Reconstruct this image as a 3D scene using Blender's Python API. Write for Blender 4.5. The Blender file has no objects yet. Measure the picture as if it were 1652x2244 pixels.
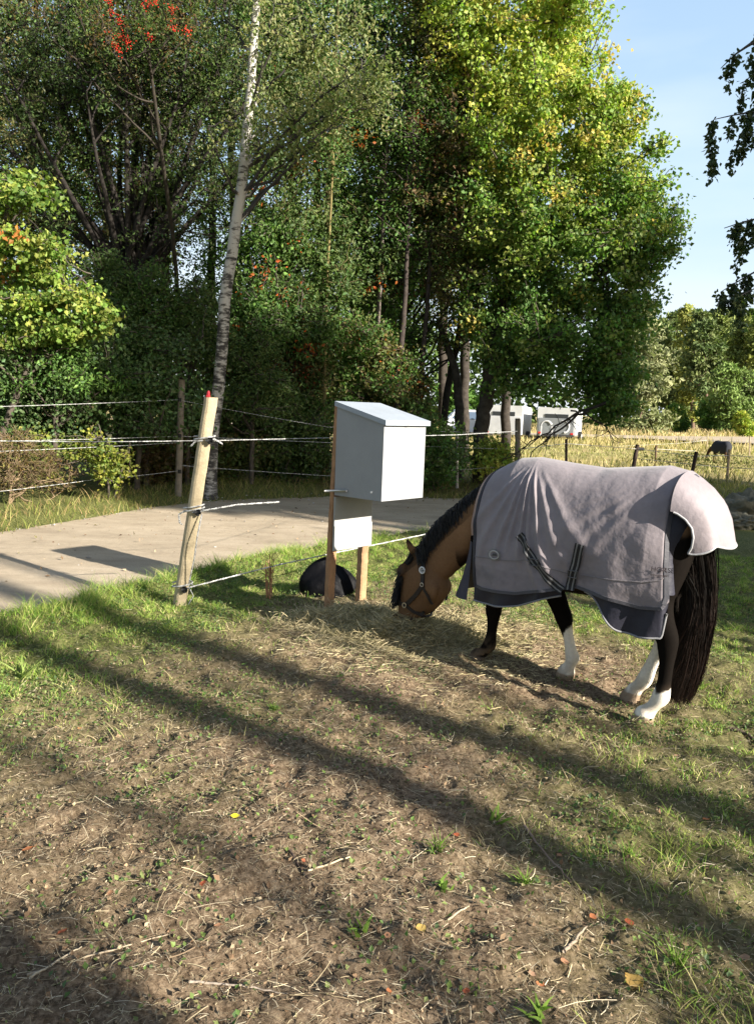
import bpy, math, random
import numpy as np
from mathutils import Vector, Matrix

scene = bpy.context.scene
COL = scene.collection
R = np.random.default_rng(7)
rad = math.radians

# ------------------------------------------------------------------ camera
PITCH, ROLL, CAMH, FV = rad(7.5), rad(2.2), 1.65, 1745.0
_f = np.array([0, math.cos(PITCH), -math.sin(PITCH)])
_r0 = np.array([1., 0, 0]); _u0 = np.array([0, math.sin(PITCH), math.cos(PITCH)])
_r = math.cos(ROLL) * _r0 + math.sin(ROLL) * _u0
_u = -math.sin(ROLL) * _r0 + math.cos(ROLL) * _u0
CP = np.array([0, 0, CAMH])
cam_d = bpy.data.cameras.new('camera'); cam = bpy.data.objects.new('camera', cam_d); COL.objects.link(cam)
cam_d.sensor_fit = 'VERTICAL'; cam_d.sensor_height = 36; cam_d.lens = 28
cam_d.clip_start = .05; cam_d.clip_end = 5000
cam.matrix_world = Matrix(((_r[0], _u[0], -_f[0], 0), (_r[1], _u[1], -_f[1], 0), (_r[2], _u[2], -_f[2], CAMH), (0, 0, 0, 1)))
scene.camera = cam

def at(x, y, Y):
    """a point on the sight line of (x, y) (photo scaled to 1652x2244) at forward distance Y"""
    d = (x - 826) / FV * _r + (1122 - y) / FV * _u + _f
    return CP + d * (Y / d[1])

# ------------------------------------------------------------------ sun and sky
SUN_EL = rad(23); SD = np.array([.793, -.609]); SD /= np.linalg.norm(SD)
w = bpy.data.worlds.new('World'); scene.world = w; w.use_nodes = True
nt = w.node_tree; nt.nodes.clear()
sky = nt.nodes.new('ShaderNodeTexSky'); sky.sky_type = 'NISHITA'; sky.sun_disc = False
sky.sun_elevation = SUN_EL; sky.sun_rotation = math.atan2(SD[0], SD[1])
sky.air_density = 1.0; sky.dust_density = 1.2; sky.ozone_density = 1.0
tc = nt.nodes.new('ShaderNodeTexCoord'); mp = nt.nodes.new('ShaderNodeMapping')
mp.inputs['Scale'].default_value = (1.2, 1.2, 5.0)
nz = nt.nodes.new('ShaderNodeTexNoise'); nz.inputs['Scale'].default_value = 1.6; nz.inputs['Detail'].default_value = 5; nz.inputs['Roughness'].default_value = .5
cr = nt.nodes.new('ShaderNodeValToRGB'); cr.color_ramp.elements[0].position = .42; cr.color_ramp.elements[1].position = .8
cr.color_ramp.elements[0].color = (0, 0, 0, 1); cr.color_ramp.elements[1].color = (.55, .55, .55, 1)
mx = nt.nodes.new('ShaderNodeMixRGB'); mx.inputs[2].default_value = (6.4, 6.8, 7.2, 1)
# thin high veil of cloud in the northern half of the sky, whiter towards the horizon
dp = nt.nodes.new('ShaderNodeVectorMath'); dp.operation = 'DOT_PRODUCT'; dp.inputs[1].default_value = (.36, .9, .24)
vr = nt.nodes.new('ShaderNodeMapRange'); vr.interpolation_type = 'SMOOTHSTEP'; vr.inputs['From Min'].default_value = .35; vr.inputs['From Max'].default_value = .95; vr.inputs['To Max'].default_value = .85
sx = nt.nodes.new('ShaderNodeSeparateXYZ'); er = nt.nodes.new('ShaderNodeValToRGB'); er.color_ramp.elements[0].position = .0; er.color_ramp.elements[0].color = (6.6, 7.0, 7.3, 1)
er.color_ramp.elements[1].position = .62; er.color_ramp.elements[1].color = (2.3, 3.6, 5.6, 1); e_ = er.color_ramp.elements.new(.25); e_.color = (3.9, 5.3, 6.6, 1)
m0 = nt.nodes.new('ShaderNodeMixRGB')
bg = nt.nodes.new('ShaderNodeBackground'); bg.inputs[1].default_value = .06
wo = nt.nodes.new('ShaderNodeOutputWorld')
L = nt.links.new
L(tc.outputs['Generated'], mp.inputs[0]); L(mp.outputs[0], nz.inputs[0]); L(nz.outputs[0], cr.inputs[0])
L(tc.outputs['Generated'], dp.inputs[0]); L(dp.outputs['Value'], vr.inputs[0]); L(tc.outputs['Generated'], sx.inputs[0]); L(sx.outputs['Z'], er.inputs[0])
L(vr.outputs[0], m0.inputs[0]); L(sky.outputs[0], m0.inputs[1]); L(er.outputs[0], m0.inputs[2]); L(cr.outputs[0], mx.inputs[0]); L(m0.outputs[0], mx.inputs[1]); L(mx.outputs[0], bg.inputs[0]); L(bg.outputs[0], wo.inputs[0])
sl = bpy.data.lights.new('sun', 'SUN'); so = bpy.data.objects.new('sun', sl); COL.objects.link(so)
sl.energy = 5.0; sl.angle = rad(.53); sl.color = (1.0, .93, .82)
sv = Vector((SD[0] * math.cos(SUN_EL), SD[1] * math.cos(SUN_EL), math.sin(SUN_EL)))
so.rotation_euler = sv.to_track_quat('Z', 'Y').to_euler(); so.location = sv * 50
scene.view_settings.view_transform = 'Standard'; scene.view_settings.look = 'None'
scene.view_settings.exposure = 1.55; scene.view_settings.gamma = 1
try:
    scene.cycles.max_bounces = 5; scene.cycles.diffuse_bounces = 3; scene.cycles.transmission_bounces = 3; scene.cycles.transparent_max_bounces = 4
    scene.cycles.caustics_reflective = False; scene.cycles.caustics_refractive = False
except Exception: pass

# ------------------------------------------------------------------ noise
def _hash(ix, iy, seed):
    h = (ix.astype(np.int64) * 374761393 + iy.astype(np.int64) * 668265263 + seed * 2147483647 + seed * 974634777) & 0xffffffff
    h = ((h ^ (h >> 13)) * 1274126177) & 0xffffffff
    return ((h ^ (h >> 16)) & 0xffff) / 65535.0
def vnoise(x, y, seed=0):
    x = np.asarray(x, float); y = np.asarray(y, float)
    ix = np.floor(x); iy = np.floor(y); fx = x - ix; fy = y - iy
    fx = fx * fx * (3 - 2 * fx); fy = fy * fy * (3 - 2 * fy)
    a = _hash(ix, iy, seed); b = _hash(ix + 1, iy, seed); c = _hash(ix, iy + 1, seed); d = _hash(ix + 1, iy + 1, seed)
    return (a * (1 - fx) + b * fx) * (1 - fy) + (c * (1 - fx) + d * fx) * fy
def fbm(x, y, seed=0, o=4, g=.5):
    s = 0; a = 1; t = 0
    for k in range(o):
        s = s + a * vnoise(x * 2 ** k, y * 2 ** k, seed + k * 17); t += a; a *= g
    return s / t
def sstep(a, b, x):
    t = np.clip((np.asarray(x, float) - a) / (b - a), 0, 1); return t * t * (3 - 2 * t)

# ------------------------------------------------------------------ mesh helpers
def tag(o, label=None, cat=None, group=None, kind=None):
    if label: o['label'] = label
    if cat: o['category'] = cat
    if group: o['group'] = group
    if kind: o['kind'] = kind
    return o
def thing(name, label, cat, loc=(0, 0, 0), group=None, rz=0):
    o = bpy.data.objects.new(name, None); COL.objects.link(o); o.empty_display_size = .2
    o.location = loc; o.rotation_euler = (0, 0, rz)
    return tag(o, label, cat, group)
def mk(name, V, F, mat, parent=None, col=None, smooth=False, attrs=None, origin=None, label=None):
    """V (n,3); F one index array (m,k) or a list of such arrays; col (n,3) linear"""
    V = np.asarray(V, np.float32).reshape(-1, 3)
    if parent is not None: origin = np.array(parent.location) if origin is None else origin
    if origin is not None: V = V - np.asarray(origin, np.float32)
    if not isinstance(F, list): F = [F]
    F = [np.asarray(f, np.int32) for f in F if len(f)]
    me = bpy.data.meshes.new(name)
    me.vertices.add(len(V)); me.vertices.foreach_set('co', V.ravel())
    nl = sum(f.size for f in F); npoly = sum(len(f) for f in F)
    me.loops.add(nl); me.loops.foreach_set('vertex_index', np.concatenate([f.ravel() for f in F]))
    tot = np.concatenate([np.full(len(f), f.shape[1], np.int32) for f in F])
    me.polygons.add(npoly)
    me.polygons.foreach_set('loop_start', np.concatenate([[0], np.cumsum(tot)[:-1]]).astype(np.int32))
    me.polygons.foreach_set('use_smooth', np.full(npoly, bool(smooth)))
    if col is not None:
        a = me.color_attributes.new('col', 'FLOAT_COLOR', 'POINT')
        c = np.ones((len(V), 4), np.float32); c[:, :3] = np.asarray(col)
        a.data.foreach_set('color', c.ravel())
    for k, v in (attrs or {}).items():
        a = me.attributes.new(k, 'FLOAT', 'POINT'); a.data.foreach_set('value', np.asarray(v, np.float32))
    me.update(calc_edges=True); me.validate()
    if mat: me.materials.append(mat)
    o = bpy.data.objects.new(name, me); COL.objects.link(o)
    if parent is not None: o.parent = parent
    elif origin is not None: o.location = origin
    if label: o['label'] = label
    return o
class MB:
    """collects pieces of ONE mesh"""
    def __init__(s): s.V = []; s.F = {}; s.C = []; s.n = 0
    def add(s, V, F, col=None):
        V = np.asarray(V, float).reshape(-1, 3)
        for f in (F if isinstance(F, list) else [F]):
            f = np.asarray(f, int)
            if len(f): s.F.setdefault(f.shape[1], []).append(f + s.n)
        s.V.append(V); s.n += len(V)
        s.C.append(np.broadcast_to(np.array(col if col is not None else (.5, .5, .5), float), (len(V), 3)))
        return s
    def box(s, c, d, rz=0, col=None, ax=None, bev=0):
        d = np.array(d, float) / 2
        if bev:
            b = bev; P = []
            for k, (zz, ins) in enumerate(((-d[2], b), (-d[2] + b, 0), (d[2] - b, 0), (d[2], b))):
                x, y = d[0] - ins, d[1] - ins; q = b if ins == 0 else b * .3
                P += [(-x + q, -y, zz), (x - q, -y, zz), (x, -y + q, zz), (x, y - q, zz), (x - q, y, zz), (-x + q, y, zz), (-x, y - q, zz), (-x, -y + q, zz)]
            V = np.array(P); Q = [[k * 8 + i, k * 8 + (i + 1) % 8, k * 8 + 8 + (i + 1) % 8, k * 8 + 8 + i] for k in range(3) for i in range(8)]
            F = [np.array(Q), np.array([[7, 6, 5, 4, 3, 2, 1, 0], [24, 25, 26, 27, 28, 29, 30, 31]])]
        else:
            V = np.array([[x, y, z] for z in (-1, 1) for y in (-1, 1) for x in (-1, 1)], float) * d
            F = [np.array([[0, 2, 3, 1], [4, 5, 7, 6], [0, 1, 5, 4], [2, 6, 7, 3], [0, 4, 6, 2], [1, 3, 7, 5]])]
        if ax is not None: V = V @ np.array(ax)
        elif rz:
            c_, s_ = math.cos(rz), math.sin(rz); V = V @ np.array([[c_, s_, 0], [-s_, c_, 0], [0, 0, 1]])
        return s.add(V + np.array(c), F, col)
    def tube(s, pts, r, n=8, cap=True, col=None):
        V, F = tubes(np.array(pts, float)[None], np.broadcast_to(np.array(r, float), (len(pts),))[None], n)
        F = [F]
        if cap: F.append(np.array([list(range(n))[::-1], [(len(pts) - 1) * n + i for i in range(n)]]))
        return s.add(V, F, col)
    def build(s, name, mat, parent=None, smooth=False, **k):
        return mk(name, np.concatenate(s.V), [np.concatenate(f) for f in s.F.values()], mat, parent, np.concatenate(s.C), smooth, **k)
def tubes(P, Rr, n=5):
    """P (K,S,3) polylines, Rr (K,S) radii -> verts, quads"""
    K, S, _ = P.shape
    T = np.gradient(P, axis=1); T /= np.linalg.norm(T, axis=2, keepdims=True) + 1e-9
    ref = np.where((np.abs(T.mean(1)[:, 2]) > .75)[:, None, None], np.array([1., .1, 0]), np.array([0, 0, 1.]))
    A = np.cross(T, np.broadcast_to(ref, T.shape)); A /= np.linalg.norm(A, axis=2, keepdims=True) + 1e-9
    B = np.cross(T, A)
    th = np.arange(n) / n * 2 * np.pi
    V = P[:, :, None] + Rr[:, :, None, None] * (np.cos(th)[:, None] * A[:, :, None] + np.sin(th)[:, None] * B[:, :, None])
    base = (np.arange(K)[:, None, None] * S + np.arange(S - 1)[None, :, None]) * n
    i = np.arange(n)[None, None]; j = (i + 1) % n
    F = np.stack([base + i, base + n + i, base + n + j, base + j], -1).reshape(-1, 4)
    return V.reshape(-1, 3), F
def strips(P, W, N):
    """ribbons: P (K,S,3) centre lines, W (K,S) half widths, N (K,S,3) or (K,1,3) side vectors"""
    K, S, _ = P.shape
    V = np.stack([P - N * W[..., None], P + N * W[..., None]], 2).reshape(-1, 3)
    b = (np.arange(K)[:, None] * S + np.arange(S - 1)[None]) * 2
    F = np.stack([b, b + 1, b + 3, b + 2], -1).reshape(-1, 4)
    return V, F
def unit(n, rng=R):
    v = rng.normal(size=(n, 3)); return v / np.linalg.norm(v, axis=1, keepdims=True)
def leafmesh(P, L, col, droop=.3, wid=.6, rng=R, up=0.0):
    n = len(P); d = unit(n, rng); d[:, 2] -= droop; d /= np.linalg.norm(d, axis=1, keepdims=True)
    q = unit(n, rng); q[:, 2] += up
    s = np.cross(d, q); s /= np.linalg.norm(s, axis=1, keepdims=True) + 1e-9
    nn = np.cross(s, d); L = np.asarray(L)[:, None] * np.ones((n, 1))
    w_ = wid * L / 2; fold = .12 * L
    V = np.stack([P, P + d * L * .42 + s * w_ + nn * fold, P + d * L, P + d * L * .42 - s * w_ + nn * fold], 1).reshape(-1, 3)
    F = np.arange(n * 4).reshape(n, 4)
    return V, F, np.repeat(col, 4, axis=0)

# ------------------------------------------------------------------ materials
def newmat(name):
    m = bpy.data.materials.new(name); m.use_nodes = True; t = m.node_tree
    return m, t, t.nodes['Principled BSDF']
def vcmat(name, rough=.8, spec=.3, transl=0, nscale=0, namt=.3, bump=0, bscale=60, metal=0, sheen=0, coat=0):
    """colour from the mesh's 'col' attribute, broken up by noise"""
    m, t, b = newmat(name); N = t.nodes; K = t.links.new
    a = N.new('ShaderNodeAttribute'); a.attribute_name = 'col'; out = a.outputs['Color']
    b.inputs['Roughness'].default_value = rough; b.inputs['Specular IOR Level'].default_value = spec; b.inputs['Metallic'].default_value = metal
    if sheen: b.inputs['Sheen Weight'].default_value = sheen
    if coat: b.inputs['Coat Weight'].default_value = coat
    co = N.new('ShaderNodeTexCoord')
    if nscale:
        z = N.new('ShaderNodeTexNoise'); z.inputs['Scale'].default_value = nscale; z.inputs['Detail'].default_value = 6; z.inputs['Roughness'].default_value = .65
        K(co.outputs['Object'], z.inputs['Vector'])
        mr = N.new('ShaderNodeMapRange'); mr.inputs['From Min'].default_value = .25; mr.inputs['From Max'].default_value = .75
        mr.inputs['To Min'].default_value = 1 - namt; mr.inputs['To Max'].default_value = 1 + namt; K(z.outputs[0], mr.inputs[0])
        v = N.new('ShaderNodeVectorMath'); v.operation = 'SCALE'; K(out, v.inputs[0]); K(mr.outputs[0], v.inputs['Scale']); out = v.outputs[0]
    K(out, b.inputs['Base Color'])
    if bump:
        z2 = N.new('ShaderNodeTexNoise'); z2.inputs['Scale'].default_value = bscale; z2.inputs['Detail'].default_value = 4; K(co.outputs['Object'], z2.inputs['Vector'])
        bp = N.new('ShaderNodeBump'); bp.inputs['Strength'].default_value = bump; bp.inputs['Distance'].default_value = .01
        K(z2.outputs[0], bp.inputs['Height']); K(bp.outputs[0], b.inputs['Normal'])
    if transl:
        tr = N.new('ShaderNodeBsdfTranslucent'); g = N.new('ShaderNodeVectorMath'); g.operation = 'MULTIPLY'; g.inputs[1].default_value = (1.05, 1.3, .6)
        K(out, g.inputs[0]); K(g.outputs[0], tr.inputs['Color'])
        ms = N.new('ShaderNodeMixShader'); ms.inputs[0].default_value = transl
        K(b.outputs[0], ms.inputs[1]); K(tr.outputs[0], ms.inputs[2]); K(ms.outputs[0], N['Material Output'].inputs['Surface'])
    return m
M_leaf = vcmat('leaf', .55, .35, transl=.38)
M_dull = vcmat('dull_leaf', .9, .1, transl=.3)
M_bark = vcmat('bark', .9, .15, nscale=9, namt=.5, bump=.5, bscale=40)
M_grass = vcmat('grass_blade', .7, .2, transl=.3)
M_litter = vcmat('dry_litter', .9, .1, transl=.1)
M_hair = vcmat('horse_hair', .55, .2)
M_metal = vcmat('painted_metal', .5, .4, nscale=2.2, namt=.13)
M_wood = vcmat('weathered_wood', .85, .2, nscale=14, namt=.3, bump=.5, bscale=70)
M_plain = vcmat('plain_surface', .6, .3, nscale=8, namt=.12)
M_rope = vcmat('braided_rope', .7, .3)

def birchbark():
    m, t, b = newmat('birch_bark'); N = t.nodes; K = t.links.new
    co = N.new('ShaderNodeTexCoord'); m1 = N.new('ShaderNodeMapping'); m1.inputs['Scale'].default_value = (4, 4, 16)
    K(co.outputs['Object'], m1.inputs[0])
    z = N.new('ShaderNodeTexNoise'); z.inputs['Scale'].default_value = 1.5; z.inputs['Detail'].default_value = 6; z.inputs['Roughness'].default_value = .7; K(m1.outputs[0], z.inputs[0])
    m2 = N.new('ShaderNodeMapping'); m2.inputs['Scale'].default_value = (3, 3, 3.5); K(co.outputs['Object'], m2.inputs[0])
    z2 = N.new('ShaderNodeTexNoise'); z2.inputs['Scale'].default_value = 1.7; z2.inputs['Detail'].default_value = 5; K(m2.outputs[0], z2.inputs[0])
    at_ = N.new('ShaderNodeAttribute'); at_.attribute_name = 'dark'
    ad = N.new('ShaderNodeMath'); ad.operation = 'ADD'; K(z.outputs[0], ad.inputs[0]); K(at_.outputs['Fac'], ad.inputs[1])
    ad2 = N.new('ShaderNodeMath'); ad2.operation = 'MULTIPLY_ADD'; ad2.inputs[1].default_value = .8; K(z2.outputs[0], ad2.inputs[0]); K(ad.outputs[0], ad2.inputs[2])
    r = N.new('ShaderNodeValToRGB'); e = r.color_ramp.elements; e[0].position = .46; e[0].color = (.42, .40, .36, 1); e[1].position = .53; e[1].color = (.035, .03, .027, 1)
    x = e.new(.49); x.color = (.2, .185, .16, 1)
    hf = N.new('ShaderNodeMath'); hf.operation = 'MULTIPLY'; hf.inputs[1].default_value = .5; K(ad2.outputs[0], hf.inputs[0]); K(hf.outputs[0], r.inputs[0]); K(r.outputs[0], b.inputs['Base Color']); b.inputs['Roughness'].default_value = .7
    return m
M_birch = birchbark()

# ------------------------------------------------------------------ ground, road
NX = [-30, -8, -5, -2.78, -2.32, -1.27, .73, 3.5, 7.03, 14, 40, 120]; NY = [-45, -3.5, 2.3, 5.77, 6.5, 8.33, 10.91, 13.2, 15.4, 19, 33, 70]
FX = [-30, -8, -4.5, -3.77, -2.96, -.91, 1.32, 4, 7.65, 14, 40, 120]; FY = [-40, 2.6, 9.41, 11.52, 13.25, 14.66, 15.05, 15.7, 17.2, 21.2, 36.5, 74]
def yn(x): return np.interp(x, NX, NY)
def yf(x): return np.interp(x, FX, FY)
def gz(x, y):
    """height of the land"""
    x = np.asarray(x, float); y = np.asarray(y, float)
    a = (y - yn(x)); b = (yf(x) - y)
    # perpendicular-ish distance inside the road strip
    ins = np.minimum(a * .62, b * .75)
    road = sstep(-.28, .12, ins)
    z = (fbm(x * .45, y * .45, 3, 3) - .5) * .16
    far = sstep(18, 70, y)
    z = z * (1 - far) + far * ((fbm(x * .03, y * .03, 9, 3) - .5) * .5 + .1)
    # the plot rises a little towards the feed post
    z = z + .05 * np.exp(-((x - .4) ** 2 + (y - 5.6) ** 2) / 1.6)
    # bank along the near edge of the road, verge beyond the road
    z = z + .05 * np.exp(-((a * .6 + .35) / .3) ** 2) * (a < .3)
    z = z + .10 * sstep(.2, 1.6, -b) * (y < 40) * (x < 6)
    # levelled under the horse's hooves
    flat = np.exp(-(((x - 1.25) / .9) ** 4 + ((y - 4.5) / .75) ** 4))
    z = z * (1 - flat) + flat * (.03 * sstep(4.3, 4.9, y))
    z = z * (1 - road) + road * (-.035)
    return z
def fine(x, y):
    near = (y < 11) & (yn(x) > y - .15)
    f = fbm(x * 9, y * 9, 21, 4, .6) - .5
    clod = np.maximum(0, vnoise(x * 22, y * 22, 5) - .55) * .03
    scuff = -.022 * np.maximum(0, vnoise(x * 6, y * 6, 77) - .66) / .34
    lump = (vnoise(x * 13, y * 13, 61) ** 2) * .022 * near
    return (f * .055 + lump + clod * 1.5 + scuff * 1.3 + (fbm(x * 3, y * 3, 23, 2) - .5) * .03 * near) * np.where(near, 1, .25)
def greenmask(x, y):
    """share of living grass"""
    a = y - yn(x)
    g = .9 * sstep(-4.3, -1.3, a) + .25 * fbm(x * .9, y * .9, 41, 3)
    g = g + .16 * sstep(-.3, -2.2, x) + .12 + .6 * (fbm(x * 1.7, y * 1.7, 55, 3) - .5)
    bare = np.exp(-(((x - 1.05) / .75) ** 2 + ((y - 4.95) / .5) ** 2))
    bare2 = np.exp(-(((x + .5) / 1.25) ** 2 + ((y - 2.5) / .9) ** 2))
    hay = np.exp(-(((x - .1) / .8) ** 2 + ((y - 5.65) / .5) ** 2))
    behind = sstep(1.1, 2.3, x) * sstep(3.2, 4.8, y)
    g = g + .35 * behind - .75 * bare - .35 * bare2 - .6 * hay + .3 * sstep(.1, 1.1, x) * (1 - bare)
    return np.clip(g, 0.03, 1)
def axis(lo, a, b, hi, h, grow=1.16):
    m = list(np.arange(a, b, h)); s = h; v = a; left = []
    while v > lo: s *= grow; v -= s; left.append(max(v, lo))
    s = h; v = m[-1]; right = []
    while v < hi: s *= grow; v += s; right.append(min(v, hi))
    return np.array(left[::-1] + m + right)
gx = axis(-500, -3.6, 4.2, 500, .024, 1.09); gy = axis(-60, 1.5, 7.6, 1400, .024, 1.05)
GX, GY = np.meshgrid(gx, gy)
gx_, gy_ = GX.ravel(), GY.ravel()
hz = gz(gx_, gy_) + fine(gx_, gy_) * (np.abs(gx_) < 14) * (gy_ < 30)
gm = greenmask(gx_, gy_) * (gy_ < 16) + (gy_ >= 16) * .5
nx_, ny_ = len(gx), len(gy)
ii = (np.arange(ny_ - 1)[:, None] * nx_ + np.arange(nx_ - 1)[None]).ravel()
gF = np.stack([ii, ii + 1, ii + nx_ + 1, ii + nx_], -1)
M_ground, t, b = newmat('soil_and_stubble')
N = t.nodes; K = t.links.new
co = N.new('ShaderNodeTexCoord')
def noise(sc, det=6, ro=.6, vec=None):
    z = N.new('ShaderNodeTexNoise'); z.inputs['Scale'].default_value = sc; z.inputs['Detail'].default_value = det; z.inputs['Roughness'].default_value = ro
    K(vec or co.outputs['Object'], z.inputs['Vector']); return z.outputs[0]
def ramp(src, *st):
    r = N.new('ShaderNodeValToRGB'); e = r.color_ramp.elements; e[0].position, e[0].color = st[0][0], (*st[0][1], 1); e[1].position, e[1].color = st[-1][0], (*st[-1][1], 1)
    for p, c in st[1:-1]: q = e.new(p); q.color = (*c, 1)
    K(src, r.inputs[0]); return r.outputs[0]
soil = ramp(noise(38, 8, .75), (.32, (.04, .027, .017)), (.45, (.125, .086, .055)), (.56, (.24, .175, .115)), (.72, (.4, .31, .21)))
turf = ramp(noise(45, 8, .75), (.32, (.03, .035, .012)), (.47, (.09, .1, .03)), (.6, (.19, .19, .07)), (.75, (.34, .28, .15)))
ga = N.new('ShaderNodeAttribute'); ga.attribute_name = 'green'
fa = N.new('ShaderNodeAttribute'); fa.attribute_name = 'far'
m1 = N.new('ShaderNodeMixRGB'); K(ga.outputs['Fac'], m1.inputs[0]); K(soil, m1.inputs[1]); K(turf, m1.inputs[2])
fieldc = ramp(noise(.35, 9, .8), (.33, (.16, .17, .05)), (.48, (.3, .25, .1)), (.6, (.42, .32, .15)), (.72, (.5, .38, .2)))
m2 = N.new('ShaderNodeMixRGB'); K(fa.outputs['Fac'], m2.inputs[0]); K(m1.outputs[0], m2.inputs[1]); K(fieldc, m2.inputs[2])
K(m2.outputs[0], b.inputs['Base Color']); b.inputs['Roughness'].default_value = .95; b.inputs['Specular IOR Level'].default_value = .1
bp = N.new('ShaderNodeBump'); bp.inputs['Strength'].default_value = .8; bp.inputs['Distance'].default_value = .012; K(noise(90, 6, .8), bp.inputs['Height']); K(bp.outputs[0], b.inputs['Normal'])
g = mk('ground', np.stack([gx_, gy_, hz], -1), gF, M_ground, smooth=True, attrs={'green': gm, 'far': sstep(19, 27, gy_)})
tag(g, kind='structure')
def ghit(x, y): return gz(x, y) + fine(np.asarray(x, float), np.asarray(y, float))

# road sheet, following the levelled strip
xs = np.concatenate([np.linspace(-25, -8.2, 30), np.linspace(-8, 9, 420), np.linspace(9.3, 60, 70)])
vs = np.linspace(0, 1, 44); XX = np.repeat(xs[:, None], 44, 1)
wob = (fbm(xs * 2.2, xs * 0 + 3, 61, 3) - .5) * .35; wob2 = (fbm(xs * 1.6, xs * 0 + 9, 62, 3) - .5) * .4
YY = (yn(xs) - .1 + wob)[:, None] * (1 - vs) + (yf(xs) + .1 + wob2)[:, None] * vs
ZZ = np.full_like(XX, -.022) + (fbm(XX * 1.1, YY * 1.1, 81, 3) - .5) * .018 + (fbm(XX * 14, YY * 14, 82, 3) - .5) * .008
i0 = (np.arange(len(xs) - 1)[:, None] * 44 + np.arange(43)[None]).ravel()
M_road, t, b = newmat('packed_gravel'); N = t.nodes; K = t.links.new; co = N.new('ShaderNodeTexCoord')
mpr = N.new('ShaderNodeMapping'); mpr.inputs['Rotation'].default_value = (0, 0, rad(-38)); mpr.inputs['Scale'].default_value = (.8, 1.7, 1); K(co.outputs['Object'], mpr.inputs[0])
c1 = ramp(noise(1.1, 9, .72, mpr.outputs[0]), (.3, (.29, .235, .17)), (.5, (.40, .33, .24)), (.7, (.5, .42, .315)))
c2 = ramp(noise(130, 4, .8), (.35, (.62, .6, .58)), (.5, (1, 1, 1)), (.7, (1.25, 1.2, 1.15)))
mm = N.new('ShaderNodeMixRGB'); mm.blend_type = 'MULTIPLY'; mm.inputs[0].default_value = .8; K(c1, mm.inputs[1]); K(c2, mm.inputs[2])
K(mm.outputs[0], b.inputs['Base Color']); b.inputs['Roughness'].default_value = .92; b.inputs['Specular IOR Level'].default_value = .15
bp = N.new('ShaderNodeBump'); bp.inputs['Strength'].default_value = .6; bp.inputs['Distance'].default_value = .008; K(noise(110, 6, .8), bp.inputs['Height']); K(bp.outputs[0], b.inputs['Normal'])
tag(mk('road', np.stack([XX, YY, ZZ], -1), np.stack([i0, i0 + 44, i0 + 45, i0 + 1], -1), M_road, smooth=True), kind='structure')
# pale farm track far across the field
def sheet(name, pts_l, pts_r, z, mat):
    n = len(pts_l); V = np.array([(x, y, float(gz(x, y)) + z) for x, y in pts_l] + [(x, y, float(gz(x, y)) + z) for x, y in pts_r])
    F = [[i, n + i, n + i + 1, i + 1] for i in range(n - 1)]
    return mk(name, V, np.array(F), mat, smooth=True)
tx = np.linspace(-40, 120, 60)
yc = 53 + .1 * np.clip(tx - 15, 0, 100) + 6 * sstep(18, 40, tx)
wd = 2.2 + 5 * np.exp(-((tx - 30) / 9) ** 2)
tag(sheet('farm_track', list(zip(tx, yc - wd)), list(zip(tx, yc + wd)), .2, M_road), kind='structure')
# ------------------------------------------------------------------ trees
def bez(A, B, Cc, S):
    t = np.linspace(0, 1, S)[None, :, None]
    return A[:, None] * (1 - t) ** 2 + B[:, None] * 2 * t * (1 - t) + Cc[:, None] * t ** 2
def interp_path(path, rr, n):
    path = np.array(path, float); d = np.concatenate([[0], np.cumsum(np.linalg.norm(np.diff(path, axis=0), axis=1))])
    t = np.linspace(0, d[-1], n)
    P = np.stack([np.interp(t, d, path[:, k]) for k in range(3)], -1)
    for _ in range(3): P[1:-1] = (P[:-2] + 2 * P[1:-1] + P[2:]) / 4
    return P, np.interp(t, d, rr)
def in_ells(n, ells, rng, shell=.35):
    """points inside the crown volumes; ell = (cx,cy,cz,rx,ry,rz,weight)"""
    w_ = np.array([e[6] for e in ells], float); w_ /= w_.sum(); k = rng.choice(len(ells), n, p=w_)
    E = np.array([e[:6] for e in ells]); u = unit(n, rng)
    r = rng.random(n) ** shell
    return E[k, :3] + u * r[:, None] * E[k, 3:6]
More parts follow.
